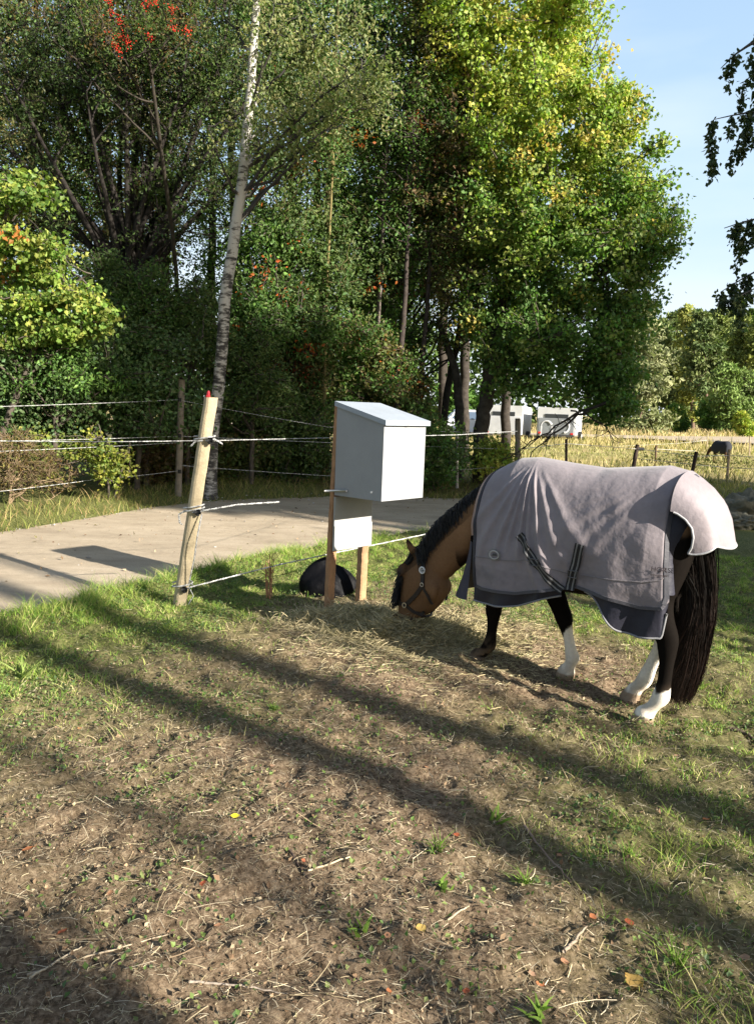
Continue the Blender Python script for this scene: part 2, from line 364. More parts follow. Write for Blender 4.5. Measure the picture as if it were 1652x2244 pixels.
def tree(name, label, cat, stems, ells, cols, seed, clear=.9, nl=20, nc=200, per=60, spread=.3, leaf=.07, wid=.6, droop=.3,
         bark=(.09, .075, .06), bmat=None, group=None, limb_r=.35, dens_twig=1.0, tips=None, leafm=None, twigcol=None,
         berries=None, shell=.4, colfn=None, flat=.7, dark=None, up=0.):
    """stems: list of (path, radii); ells: crown volumes"""
    rng = np.random.default_rng(seed)
    base = np.array(stems[0][0][0], float)
    root = thing(name, label, cat, base, group)
    tm = MB(); SP = []; SR = []
    for path, rr in stems:
        P, r_ = interp_path(path, rr, 26)
        P[1:-1] += (rng.random((24, 3)) - .5) * (np.array(r_)[1:-1, None] * .35)
        tm.tube(P, r_, 9, col=bark); SP.append(P); SR.append(r_)
    SPa = np.concatenate(SP); SRa = np.concatenate(SR)
    dk = None
    # limbs
    T = in_ells(nl, ells, rng, .5)
    hd = np.linalg.norm(T[:, None, :2] - SPa[None, :, :2], axis=2); dz = T[:, None, 2] - SPa[None, :, 2]
    cost = hd + np.abs(dz - hd * .8) * 1.3 + np.where(SPa[None, :, 2] < base[2] + clear, 3, 0) + rng.random((nl, len(SPa))) * .8
    k = cost.argmin(1); A = SPa[k]; ctl = A * .45 + T * .55; ctl[:, 2] += rng.normal(0, .25, nl) + .12 * np.linalg.norm(T - A, axis=1) * (1 - droop)
    LP = bez(A, ctl, T, 11); LP[:, 1:] += rng.normal(0, .035, LP[:, 1:].shape) * np.linalg.norm(T - A, axis=1)[:, None, None] * .35
    LR = (SRa[k] * limb_r + .008)[:, None] * np.linspace(1, .18, 11)[None]
    V, F = tubes(LP, LR, 6); tm.add(V, F, bark)
    sk = np.concatenate([SPa[SPa[:, 2] > base[2] + clear * .6], LP[:, 2:].reshape(-1, 3)])
    # twigs to every leaf clump
    C_ = in_ells(nc, ells, rng, shell)
    near = np.empty(nc, int)
    for a in range(0, nc, 400):
        D = C_[a:a + 400, None] - sk[None]; near[a:a + 400] = (np.linalg.norm(D, axis=2) + np.where(D[..., 2] < 0, -D[..., 2] * .6, 0)).argmin(1)
    A = sk[near]; mid = (A + C_) / 2; mid[:, 2] += .15 * np.linalg.norm(C_ - A, axis=1) * (1 - 2 * droop)
    TP = bez(A, mid, C_, 7); TP[:, 1:] += rng.normal(0, .02, TP[:, 1:].shape)
    TR = np.linspace(.016, .004, 7)[None] * np.ones((nc, 1)) * dens_twig
    V, F = tubes(TP, TR, 4); tm.add(V, F, twigcol or bark)
    if tips:
        ntp = nc * tips; j = rng.integers(0, nc, ntp); q = rng.integers(2, 7, ntp); A = TP[j, q]
        dv = unit(ntp, rng) * .6 + (TP[j, 6] - TP[j, 0]) / (np.linalg.norm(TP[j, 6] - TP[j, 0], axis=1)[:, None] + 1e-6); dv[:, 2] += .25 - droop
        B = A + dv * rng.uniform(.15, .6, ntp)[:, None] * spread * 2.2
        V, F = tubes(bez(A, (A + B) / 2 + unit(ntp, rng) * .04, B, 4), np.linspace(.006, .002, 4)[None] * np.ones((ntp, 1)) * dens_twig, 3); tm.add(V, F, twigcol or bark)
    at_ = {}
    V = np.concatenate(tm.V)
    if dark is not None: at_ = {'dark': dark(V)}
    tm.build('trunk', bmat or M_bark, root, smooth=True, attrs=at_)
    if per:
        n = nc * per; j = np.repeat(np.arange(nc), per)
        t_ = rng.random(n) ** .6; q = np.minimum((t_ * 6).astype(int), 5); fr = t_ * 6 - q
        P = TP[j, q] * (1 - fr)[:, None] + TP[j, q + 1] * fr[:, None]
        off = rng.normal(0, 1, (n, 3)) * spread * np.array([1, 1, flat]); off[:, 2] -= droop * spread * np.abs(rng.normal(0, 1, n))
        P = P + off * (.35 + .65 * t_)[:, None]
        cc = np.array(cols); cl = rng.integers(0, len(cc), nc); base_c = cc[cl] * rng.uniform(.75, 1.25, (nc, 1))
        if colfn is not None: base_c = colfn(C_, base_c, rng)
        c = base_c[j] * rng.uniform(.78, 1.22, (n, 1)); c[:, 0] *= rng.uniform(.85, 1.2, n)
        V, F, cv = leafmesh(P, leaf * rng.uniform(.6, 1.25, n), c, droop, wid, rng, up)
        mk('crown', V, F, leafm or M_leaf, root, cv)
    if berries:
        nb, cen, sp_ = berries
        for c0 in cen:
            bm_ = MB()
            for _ in range(nb):
                p = c0 + rng.normal(0, sp_, 3); r0 = .012
                O_ = np.array([[1, 0, 0], [-1, 0, 0], [0, 1, 0], [0, -1, 0], [0, 0, 1], [0, 0, -1]]) * r0 + p
                bm_.add(O_, np.array([[0, 2, 4], [2, 1, 4], [1, 3, 4], [3, 0, 4], [2, 0, 5], [1, 2, 5], [3, 1, 5], [0, 3, 5]]), (.5, .03, .015))
            bm_.build('berry_cluster', M_plain, root, smooth=True)
    return root
def E(x, y, Y, rx, ry, rd=None, w_=1.0):
    """crown volume: centre seen at (x, y), forward distance Y, half sizes in photo pixels, half depth in metres"""
    p = at(x, y, Y); s = Y / FV
    return (p[0], p[1], p[2], rx * s, rd or rx * s, ry * s, w_ * rx * ry / 1e4)
def foot(x, Y):
    p = at(x, 1100, Y); return np.array([p[0], Y, float(gz(p[0], Y)) - .03])
def path_px(foot_xy, *pts): return [foot(*foot_xy)] + [at(*p) for p in pts]

GREEN = [(.10, .19, .04), (.13, .24, .05), (.075, .15, .035)]
DARKG = [(.07, .12, .035), (.085, .14, .038), (.11, .16, .045)]
YEL = [(.29, .36, .06), (.40, .41, .08), (.23, .32, .06)]
OLIVE = [(.12, .14, .04), (.15, .15, .05), (.16, .14, .05)]
BRN = [(.11, .07, .03), (.13, .1, .035), (.09, .07, .03)]

# the leaning birch
bp_ = path_px((462, 13.5), (466, 930, 13.5), (480, 870, 13.5), (488, 700, 13.4), (510, 530, 13.3), (532, 400, 13.2), (546, 250, 13.1), (555, 120, 13.), (562, 0, 12.9), (575, -220, 12.8), (580, -420, 12.8))
tree('birch_tree', 'slender leaning birch with white peeling bark and dark scars behind the leaning post', 'birch',
     [(bp_, [.12, .112, .103, .098, .092, .083, .073, .066, .058, .045, .02])],
     [E(610, 260, 12.9, 130, 70, 1.0), E(760, 200, 12.9, 150, 80, 1.2), E(500, 320, 12.9, 60, 60, .8, .6), E(700, 90, 12.9, 170, 90, 1.2), E(560, -180, 12.9, 260, 200, 1.8, .5)],
     [(.2, .23, .08), (.15, .19, .06), (.24, .26, .11)], 11, nl=18, nc=170, per=70, spread=.2, leaf=.065, wid=.62, droop=.75, bark=(.5, .48, .44), bmat=M_birch, limb_r=.25,
     dark=lambda V: .5 * sstep(.14, .22, np.min(np.linalg.norm(V[:, None] - interp_path(bp_, [1] * 11, 60)[0][None], axis=2), axis=1)) + np.where(V[:, 2] < 3.2, .04, 0) + .06 * sstep(3.0, 1.0, V[:, 2]) + .03 - .07 * sstep(3.4, 6, V[:, 2]))

# multi-stemmed willow with a fan of dark bare branches
rngw = np.random.default_rng(5); stems = []
for k, (tx_, ty_) in enumerate([(-60, 330), (0, 120), (40, -40), (110, -80), (170, -120), (230, -60), (290, -130), (340, -70), (400, -120), (450, -60), (520, -100), (150, 130), (240, 80), (330, 60), (440, 120), (60, 250), (190, 200), (380, 210), (560, 160), (620, 60), (-80, 180), (480, 260), (20, 300), (90, 60), (140, 0), (205, 40), (265, -20), (315, 120), (360, 40), (420, 20), (510, 60), (540, 320), (600, 260), (-40, 80)]):
    Yk = 16 + rngw.uniform(-1.6, 1.6); bx = 290 + rngw.uniform(-28, 40)
    f0 = foot(285 + rngw.uniform(-30, 60), 16 + rngw.uniform(-.3, .3)); m1_ = at(bx, 640 + rngw.uniform(-30, 30), 16 + (Yk - 16) * .3)
    m2_ = at(bx + (tx_ - bx) * .42 + rngw.uniform(-15, 15), 640 + (ty_ - 640) * .42, 16 + (Yk - 16) * .7)
    m3_ = at(bx + (tx_ - bx) * .8 + rngw.uniform(-15, 15), 640 + (ty_ - 640) * .72, Yk)
    stems.append(([f0, m1_, m2_, m3_, at(tx_, ty_, Yk)], [.11, .07, .045, .028, .01]))
tree('willow_tree', 'many-stemmed willow whose dark bare branches fan upwards left of the birch', 'tree', stems,
     [E(60, 200, 16, 170, 220, 2, 1), E(250, 130, 16, 220, 200, 2, 1.2), E(450, 180, 16, 160, 220, 2, 1), E(120, 430, 16, 150, 150, 1.5, .6), E(380, 430, 16, 160, 150, 1.5, .6)],
     [(.06, .1, .03), (.08, .13, .035), (.075, .085, .03), (.11, .17, .045)], 21, nl=150, nc=1300, per=40, spread=.16, leaf=.078, wid=.5, droop=.25, bark=(.028, .024, .021), limb_r=.45, tips=8, dens_twig=1.0, shell=.6)

# rowan with berries, upper left
bc = [at(x, y, 12.2) for x, y in ((245, 30), (262, 45), (240, 72), (268, 80), (282, 95), (250, 100), (305, 60), (320, 12), (338, 5), (375, 20), (380, 62), (410, 70), (262, 112), (330, 80), (240, 5))]
tree('rowan_tree', 'rowan with bright red berry clusters overhead at the upper left', 'rowan tree',
     [(path_px((395, 16.5), (400, 850, 16.2), (385, 560, 15.), (350, 300, 13.4), (318, 60, 12.5), (300, -160, 12.3)), [.05, .045, .04, .03, .02, .01])],
     [E(290, 40, 12.2, 130, 80, 1.0, 1.2), E(150, 0, 12.4, 140, 60, 1.0, .5), E(430, 10, 12.4, 120, 70, 1.0, .6), E(300, -160, 12.4, 300, 130, 1.5, .4)],
     [(.1, .15, .035), (.08, .13, .03), (.16, .1, .03)], 31, nl=16, nc=130, per=60, spread=.17, leaf=.055, wid=.35, droop=.4, berries=(26, bc, .035), bark=(.045, .038, .03))

# sunlit maples and bushes, left edge
tree('maple_tree', 'yellow-green sunlit maple leaning into the left edge', 'maple',
     [(path_px((-60, 12.5), (-50, 900, 12.5), (-30, 650, 12.3), (20, 450, 12.1), (40, 380, 12.)), [.09, .08, .06, .03, .01]), (path_px((-40, 12.4), (60, 800, 12.2), (130, 640, 12.), (200, 600, 11.9)), [.06, .045, .03, .01])],
     [E(40, 400, 12, 75, 24, .5), E(-10, 450, 12.2, 60, 26, .5), E(85, 428, 11.9, 40, 18, .4), E(20, 520, 11.9, 80, 28, .6), E(110, 535, 11.8, 45, 20, .4), E(30, 590, 12.1, 90, 26, .6), E(120, 590, 11.9, 55, 20, .4), E(60, 660, 12, 100, 30, .7), E(165, 640, 11.8, 55, 24, .5), E(20, 730, 12, 90, 30, .6), E(150, 715, 12, 80, 28, .6), E(210, 690, 11.9, 50, 22, .4)],
     [(.15, .24, .045), (.2, .29, .05), (.12, .2, .04), (.25, .29, .06)], 41, nl=30, nc=230, per=46, spread=.13, leaf=.08, wid=.85, droop=.35, flat=.5, colfn=lambda C_, c, r: np.where((r.random(len(C_)) < .012)[:, None], (.4, .16, .04), c))
tree('hazel_bush', 'broad dark green bush below the yellow-green maple', 'bush',
     [(path_px((120, 13.4), (130, 900, 13.4), (160, 760, 13.3), (200, 660, 13.2)), [.05, .04, .03, .01]), (path_px((60, 13.), (40, 900, 13.), (20, 780, 12.8)), [.05, .04, .01]), (path_px((300, 13.6), (310, 900, 13.6), (330, 720, 13.6)), [.05, .04, .01])],
     [E(60, 830, 12.8, 140, 100, 1, 1.2), E(220, 720, 13.2, 120, 90, 1, 1), E(320, 850, 13.4, 150, 130, 1, 1.2), E(170, 900, 13., 150, 90, 1, 1), E(20, 940, 12.7, 100, 70, .8)],
     [(.09, .16, .05), (.07, .13, .035), (.06, .1, .03), (.11, .17, .07)], 43, nl=30, nc=420, per=60, spread=.2, leaf=.075, wid=.7, droop=.2)
tree('dogwood_shrub', 'small yellow-green shrub beside the road behind the left fence ropes', 'shrub',
     [(path_px((240, 12.2), (235, 1020, 12.1), (225, 960, 12.)), [.02, .015, .006]), (path_px((250, 12.2), (270, 1020, 12.1), (285, 970, 12.)), [.02, .015, .006])],
     [E(200, 985, 12., 65, 40, .4), E(250, 1010, 12., 50, 50, .4), E(90, 990, 12., 60, 50, .4, .5)], [(.2, .25, .04), (.26, .28, .05), (.14, .19, .04)], 45, nl=16, nc=70, per=40, spread=.11, leaf=.06, wid=.75, droop=.2)
tree('dry_bramble', 'brown twiggy bramble thicket at the left edge under the lowest rope', 'bush',
     [(path_px((20, 11.2), (30, 1030, 11.2), (50, 980, 11.2)), [.015, .012, .004])],
     [E(30, 1010, 11.3, 80, 70, .6), E(110, 1030, 11.8, 60, 50, .5, .6)], BRN + OLIVE, 47, nl=30, nc=190, per=22, spread=.13, leaf=.045, wid=.4, tips=6, bark=(.18, .13, .08), limb_r=.5, dens_twig=.6, leafm=M_dull)
for i, (x, y, Y, rx, ry, cs, lb) in enumerate([(420, 690, 14.8, 80, 90, DARKG, 'dark young tree just left of the birch trunk'), (330, 640, 14.4, 70, 60, GREEN + DARKG, 'leafy young tree in front of the willow fork'),
        (230, 600, 14.2, 55, 60, DARKG, 'young tree rising between the yellow-green maple and the willow fork'), (560, 800, 15, 70, 100, DARKG, 'dark young tree just right of the birch trunk'), (130, 780, 12.6, 80, 60, GREEN, 'bright young tree over the top rope at the left')]):
    tree('young_tree', lb, 'tree', [(path_px((x - 10, Y), (x - 5, y + 60, Y), (x, y, Y), (x + 10, y - ry, Y)), [.05, .04, .03, .01])],
         [E(x, y, Y, rx, ry * .7, .8), E(x - rx * .6, y + ry * .7, Y, rx * .8, ry * .5, .8), E(x + rx * .7, y + ry * .8, Y, rx * .8, ry * .6, .8), E(x + rx * .2, y - ry * .6, Y, rx * .5, ry * .5, .6)], cs, 140 + i, nl=24, nc=int(rx * ry / 42), per=55, spread=.17, leaf=.07, wid=.5, droop=.35, group='young trees along the edge of the wood')
# hedge of bushes under the trees
for i, (x, y, Y, rx, ry, cs, lb) in enumerate([
        (470, 960, 15.5, 130, 110, DARKG + OLIVE, 'dark bush between the far fence post and the feed box'),
        (640, 950, 16., 130, 120, DARKG, 'dark bush right behind the grey box, leaves small and dense'),
        (600, 800, 16.5, 120, 70, [(.3, .07, .03), (.09, .1, .03), (.06, .09, .03), (.06, .09, .03), (.06, .09, .03)], 'low tree with a few reddening leaves right of the birch trunk'),
        (940, 985, 15.8, 100, 80, GREEN + DARKG, 'green bush between the feed box and the horse neck'),
        (850, 900, 17, 120, 110, DARKG + OLIVE, 'bush hidden behind the top of the feed box'),
        (330, 1000, 14.9, 90, 70, OLIVE + BRN, 'brownish low bush behind the left fence post'),
        (1080, 1000, 16.5, 45, 40, YEL, 'small yellow-green sapling above the horse mane')]):
    tree('understorey_bush', lb, 'bush', [(path_px((x, Y), (x + 8, y, Y)), [.04, .012]), (path_px((x + 14, Y), (x - 30, y - 20, Y)), [.035, .01])],
         [E(x, y, Y, rx, ry, 1.0)], cs, 60 + i, nl=14, nc=int(rx * ry / 55) + 20, per=50, spread=.15, leaf=.08, wid=.65, group='bushes under the trees')

# middle of the wood: thin-stemmed trees
mid = [(700, 380, 17, [(715, 800), (716, 620), (722, 380), (735, 120), (745, -60)], DARKG, (.08, .07, .03), 'slim tree with a yellowish lit stem seen left of the box top',
        [E(640, 420, 16.5, 130, 120, 1.4), E(760, 560, 17, 130, 120, 1.4), E(680, 600, 16.5, 110, 110, 1.2), E(720, 240, 17, 150, 120, 1.4)]),
       (830, 380, 18, [(815, 850), (825, 700), (835, 450), (850, 200), (870, -80)], DARKG + GREEN, (.08, .06, .05), 'dark-leaved rowan rising behind the feed box',
        [E(850, 480, 17.5, 140, 150, 1.5), E(900, 250, 18, 150, 160, 1.5), E(880, 680, 18, 120, 110, 1.3), E(830, 60, 18, 140, 130, 1.5)]),
       (900, 500, 19, [(862, 850), (880, 700), (915, 500), (950, 280), (960, 60)], BRN + OLIVE + DARKG, (.06, .05, .04), 'tree with reddish brown autumn leaves left of the tall yellow-topped tree',
        [E(960, 330, 17, 110, 220, 1.3), E(1020, 480, 17, 90, 130, 1.3, .8), E(930, 90, 18, 120, 120, 1.5), E(1000, 650, 17.5, 90, 110, 1.2, .7)]),
       (600, 600, 18, [(600, 850), (612, 650), (640, 420), (660, 150), (680, -80)], GREEN + DARKG, (.07, .06, .05), 'leafy tree directly right of the birch trunk',
        [E(600, 560, 16, 110, 90, 1.2), E(640, 710, 16, 130, 90, 1.2), E(650, 60, 18, 150, 130, 1.4), E(560, 680, 15.5, 80, 80, 1, .7)]),
       (780, 900, 18, [(770, 880), (775, 700), (760, 500), (750, 300)], OLIVE + GREEN, (.07, .055, .04), 'low-crowned tree behind the box with olive leaves',
        [E(760, 760, 17, 130, 90, 1.3), E(840, 830, 17, 120, 80, 1.2), E(700, 860, 17, 110, 80, 1.2)])]
for i, (x, y, Y, pts, cs, bk, lb, el) in enumerate(mid):
    pp = [foot(pts[0][0] - 5, Y)] + [at(a, b_, Y) for a, b_ in pts]
    tree('woodland_tree', lb, 'tree', [(pp, np.linspace(.1, .02, len(pp)))], el, cs, 80 + i, nl=34, nc=560, per=44, spread=.16, leaf=.085, wid=.6, droop=.35, bark=bk, group='trees of the wood',
         colfn=lambda C_, c, r: np.where((r.random(len(C_)) < .02)[:, None], (.38, .1, .02), c))
# slim bare stems among them
for i, (x0, x1, y1, Y, rr, bk, lb) in enumerate([(708, 716, 560, 16.2, .035, (.17, .14, .06), 'thin yellow sunlit sapling stem left of the box'), (812, 832, 560, 17, .06, (.12, .1, .085), 'pale slim stem rising above the box lid'),
        (862, 884, 640, 16.5, .07, (.05, .04, .035), 'dark slim stem just right of the paler stem above the box'), (912, 936, 600, 17, .06, (.05, .04, .035), 'dark stem above the right corner of the lid'), (960, 1010, 640, 18, .08, (.045, .038, .03), 'dark stem between the box and the tall yellow-topped tree')]):
    pp = [foot(x0, Y), at((x0 * 2 + x1) / 3, 860, Y), at(x1, y1 + 80, Y), at(x1 + 14, y1 - 200, Y), at(x1 + 25, y1 - 420, Y)]
    tree('sapling', lb, 'sapling', [(pp, [rr, rr, rr * .8, rr * .5, .008])], [E(x1 + 20, y1 - 320, Y, 60, 160, .8)], GREEN, 100 + i, nl=14, nc=60, per=30, spread=.2, leaf=.065, wid=.5, bark=bk, group='thin stems in the wood')

# tall tree with yellow top, right
tp = [([foot(1050, 17), at(1052, 950, 17), at(1072, 830, 17), at(1085, 720, 17)], [.19, .16, .15, .13]),
      ([at(1085, 720, 17), at(1110, 620, 17), at(1150, 560, 16.8), at(1240, 430, 16.5), at(1310, 330, 16.4)], [.13, .11, .09, .05, .02]),
      ([at(1085, 730, 17), at(1095, 560, 17.1), at(1120, 400, 17.2), at(1150, 200, 17.3), at(1180, -40, 17.3), at(1190, -200, 17.3)], [.12, .1, .09, .07, .04, .02]),
      ([at(1078, 800, 17), at(1040, 620, 17.4), at(1030, 400, 17.6), at(1040, 160, 17.8), at(1060, -100, 17.8)], [.1, .09, .07, .05, .02]),
      ([at(1072, 830, 17), at(1150, 720, 16.6), at(1260, 640, 16.3), at(1380, 560, 16.2)], [.12, .09, .06, .02]),
      ([foot(1000, 17.5), at(1010, 950, 17.5), at(1000, 820, 17.6), at(960, 700, 17.8)], [.13, .11, .09, .05])]
def asp(C_, c, r):
    k = sstep(4.4, 9.0, C_[:, 2] + r.normal(0, 1.1, len(C_)) - .3 * (C_[:, 0] - 4.5)) [:, None]
    y_ = np.array(YEL)[r.integers(0, 3, len(C_))] * r.uniform(.8, 1.35, (len(C_), 1))
    c = c * (1 - k) + y_ * k
    g_ = (r.random(len(C_)) < .05 * k[:, 0] * 2)[:, None]
    return np.where(g_, (.45, .36, .08), c)
tree('aspen_tree', 'tall spreading tree with yellowing top leaning right over the parked trailers', 'tree', tp,
     [E(1080, 100, 17.2, 180, 170, 2.2, 1), E(1230, 90, 17, 100, 160, 1.8, .9), E(1180, 300, 16.8, 210, 130, 2.2, 1), E(1330, 300, 16.5, 80, 110, 1.4, .9), E(1360, 420, 16.4, 120, 120, 1.6, 1), E(1120, 470, 16.8, 150, 130, 2, 1),
      E(1270, 550, 16.4, 180, 130, 2, 1), E(1420, 520, 16.2, 70, 120, 1.1, .9), E(1130, 660, 16.8, 150, 110, 2, 1), E(1290, 700, 16.2, 140, 90, 1.6, 1), E(1400, 660, 16., 70, 60, 1, .7), E(1200, 765, 16.2, 150, 60, 1.6, 1), E(1140, 845, 16.4, 90, 26, 1.2, .7), E(1245, 850, 16., 60, 24, 1., .8),
      E(1350, 850, 15.8, 55, 80, .9, 1.1), E(1330, 790, 16., 90, 70, 1.1, .9), E(1075, 740, 16.6, 80, 50, 1.3, .8), E(1060, -60, 17.5, 240, 120, 2, .5)],
     GREEN + [(.16, .21, .05)], 121, clear=3.0, nl=130, nc=2600, per=52, spread=.135, leaf=.084, wid=.8, droop=.35, bark=(.075, .062, .05), colfn=asp, limb_r=.3)
# dead branch reaching down to the fence
db = MB()
for pts, r0 in (([(1335, 880), (1260, 905), (1190, 950), (1150, 985)], .035), ([(1290, 900), (1230, 935), (1180, 975), (1150, 1010)], .028), ([(1250, 900), (1300, 915), (1340, 940), (1345, 985)], .02), ([(1180, 955), (1140, 985), (1095, 1010)], .015)):
    P, rr = interp_path([at(x, y, 15.4) for x, y in pts], np.linspace(r0, .005, len(pts)), 14); P[1:] += R.normal(0, .02, P[1:].shape); db.tube(P, rr, 6, col=(.04, .033, .028))
    for _ in range(9):
        a = P[R.integers(4, 13)]; B = a + unit(1)[0] * np.array([.3, .15, .35]) - np.array([0, 0, .12]); db.tube([a, (a + B) / 2 + unit(1)[0] * .03, B], [.008, .006, .003], 4, col=(.04, .033, .028))
tag(db.build('dead_branch', M_bark, None, smooth=True, origin=at(1335, 880, 15.4)), 'bare dark broken branch drooping from the big tree in front of the trailers', 'branch')

# back rows of the wood, closing most of the gaps
bk = []
for i in range(24):
    x = -120 + i * 82 + R.uniform(-20, 20); Y = R.uniform(20, 27)
    if i >= 17: x = -190 - (i - 17) * 150; Y = R.uniform(15, 24)
    hue = [DARKG, OLIVE, BRN + DARKG, GREEN][i % 4]
    tops = R.uniform(-350, -100) if i < 12 else R.uniform(60, 400)
    if 140 < x < 330: hue = OLIVE + BRN
    pp = [foot(x, Y), at(x + 5, 700, Y), at(x + R.uniform(-20, 30), 300, Y), at(x + R.uniform(-30, 50), tops, Y)]
    if x > 1130: continue
    sp_ = 'beech oak ash elm'.split()[i % 4]
    el = [E(x + R.uniform(-40, 40), yy, Y, R.uniform(75, 110), R.uniform(80, 120), 1.8) for yy in np.arange(tops + 60, 900 if x < 900 else 690, 150)]
    tree('background_tree', 'tree in the dark back row of the wood behind the road', 'tree', [(pp, [.16, .13, .09, .02])], el, hue, 150 + i, nl=26, nc=430, per=36, spread=.3, leaf=.11, wid=.55, bark=(.05, .042, .035), group='back row of the wood', shell=.5)

# tree stand far across the field, right
def farp(x, Y, ytop, ybase=930): return Y
far_list = []
M_need = vcmat('needle_clump', .8, .15, transl=.2)
PINE = [(.13, .17, .06), (.16, .19, .075), (.1, .14, .055)]
def conifer(name, label, x, Y, top, half, cs, seed, n=2600, lean=0, bare=.12, leaf=.55, group='trees across the field', birchy=False):
    rng = np.random.default_rng(seed)
    f0 = foot(x, Y); tp_ = at(x + lean, top, Y); H = tp_[2] - f0[2]; hw = half * Y / FV
    root = thing(name, label, 'tree', f0, group)
    tm = MB(); tm.tube([f0, f0 * .5 + tp_ * .5, tp_], [H * .016, H * .011, .03], 7, col=(.16, .11, .08))
    K_ = 140; hh = bare + (1 - bare) * rng.random(K_) ** .85; th = rng.random(K_) * 6.283
    prof = np.sqrt(np.clip(1 - ((hh - .42) / .6) ** 2, 0.02, 1)) if not birchy else np.sqrt(np.clip(1 - ((hh - .5) / .52) ** 2, .02, 1))
    if name == 'spruce_tree': prof = (1 - hh) * 1.1 + .05
    rr = hw * prof * rng.uniform(.55, 1.1, K_)
    A = f0 + (tp_ - f0) * hh[:, None]; B = A + np.stack([np.cos(th) * rr, np.sin(th) * rr, rr * rng.uniform(-.25, .35, K_)], -1)
    V, F = tubes(bez(A, (A + B) / 2, B, 4), np.linspace(.05, .015, 4)[None] * np.ones((K_, 1)), 3); tm.add(V, F, (.1, .075, .055))
    tm.build('trunk', M_bark, root, smooth=True)
    j = rng.integers(0, K_, n); t_ = rng.random(n) ** .5
    P = A[j] + (B[j] - A[j]) * t_[:, None] + rng.normal(0, 1, (n, 3)) * np.array([.3, .3, .16]) * hw * .35
    cc = np.array(cs)[rng.integers(0, len(cs), K_)] * rng.uniform(.75, 1.3, (K_, 1)); c = cc[j] * rng.uniform(.8, 1.2, (n, 1))
    V, F, cv = leafmesh(P, leaf * rng.uniform(.6, 1.2, n), c, -.1, .5, rng); mk('crown', V, F, M_need, root, cv)
conifer('pine_tree', 'rounded grey-green pine beside the tall tree, nearest across the field', 1392, 62, 668, 78, [(.2, .22, .11), (.17, .19, .09), (.24, .25, .13)], 201, 9000, bare=.02, leaf=.42)
conifer('birch_tree', 'autumn-yellow birch top between the pines across the field', 1505, 92, 672, 34, [(.30, .31, .08), (.26, .28, .08)], 202, 3500, birchy=True)
for i, (x, Y, top, half, cs, nm, lb) in enumerate([
        (1450, 96, 706, 40, PINE, 'pine_tree', 'dark pine just right of the rounded grey-green pine'),
        (1478, 104, 690, 36, [(.2, .24, .08), (.15, .19, .07)], 'birch_tree', 'yellowing tree left of the autumn-yellow birch'),
        (1538, 88, 690, 48, PINE, 'pine_tree', 'broad pine in the middle of the far stand'),
        (1572, 98, 682, 42, [(.22, .26, .08), (.17, .21, .07)], 'birch_tree', 'light green tree with a yellow tip in the far stand'),
        (1600, 108, 676, 34, PINE, 'spruce_tree', 'dark spruce behind the hanging birch twigs'),
        (1630, 94, 700, 50, [(.18, .22, .08), (.22, .25, .08)], 'pine_tree', 'pale green pine near the right edge'),
        (1672, 90, 690, 46, [(.26, .29, .08), (.2, .23, .07)], 'birch_tree', 'yellow-green tree cut by the right edge'),
        (1520, 110, 684, 44, DARKG, 'spruce_tree', 'dark spruce behind the broad pine of the far stand'),
        (1650, 110, 680, 46, DARKG, 'spruce_tree', 'dark spruce filling the gap at the right edge')]):
    conifer(nm, lb, x, Y, top, half, cs, 210 + i, 4600, bare=.2 if nm == 'pine_tree' else .1, leaf=.6)
for i, (x, Y, top, half, cs, lb) in enumerate([(1600, 74, 805, 60, [(.17, .24, .07), (.14, .2, .06)], 'round bright green bush tree before the far stand'), (1650, 76, 820, 50, PINE, 'green bush tree at the foot of the stand, right edge'),
        (1478, 80, 888, 20, YEL + GREEN, 'small light green bush at the foot of the pines'), (1622, 68, 908, 16, YEL, 'small yellow bush in the dry grass'), (1556, 78, 880, 34, GREEN, 'low green bush under the broad pine')]):
    conifer('field_bush', lb, x, Y, top, half, cs, 230 + i, 4200, bare=.02, leaf=.4, group='bushes across the field', birchy=True)
conifer('field_bush', 'distant green bush seen in the gap left of the trailers', 1000, 70, 850, 60, GREEN, 240, 3000, bare=.02, leaf=.5, group='bushes across the field', birchy=True)
# dark wood closing the view behind the stand
wv = []; wf = []; P = []
rng = np.random.default_rng(300); n = 26000
xx = rng.uniform(-60, 150, n); yy = rng.uniform(118, 135, n); zz = rng.random(n) * (12 + 3.5 * fbm(xx * .15, xx * 0, 7, 3))
V, F, cv = leafmesh(np.stack([xx, yy, zz], -1), rng.uniform(.8, 1.5, n), np.array(DARKG)[rng.integers(0, 3, n)] * rng.uniform(.7, 1.1, (n, 1)), 0, .6, rng)
tag(mk('distant_wood', V, F, M_need, None, cv), 'dark mass of forest far behind the field', 'forest', kind='stuff')

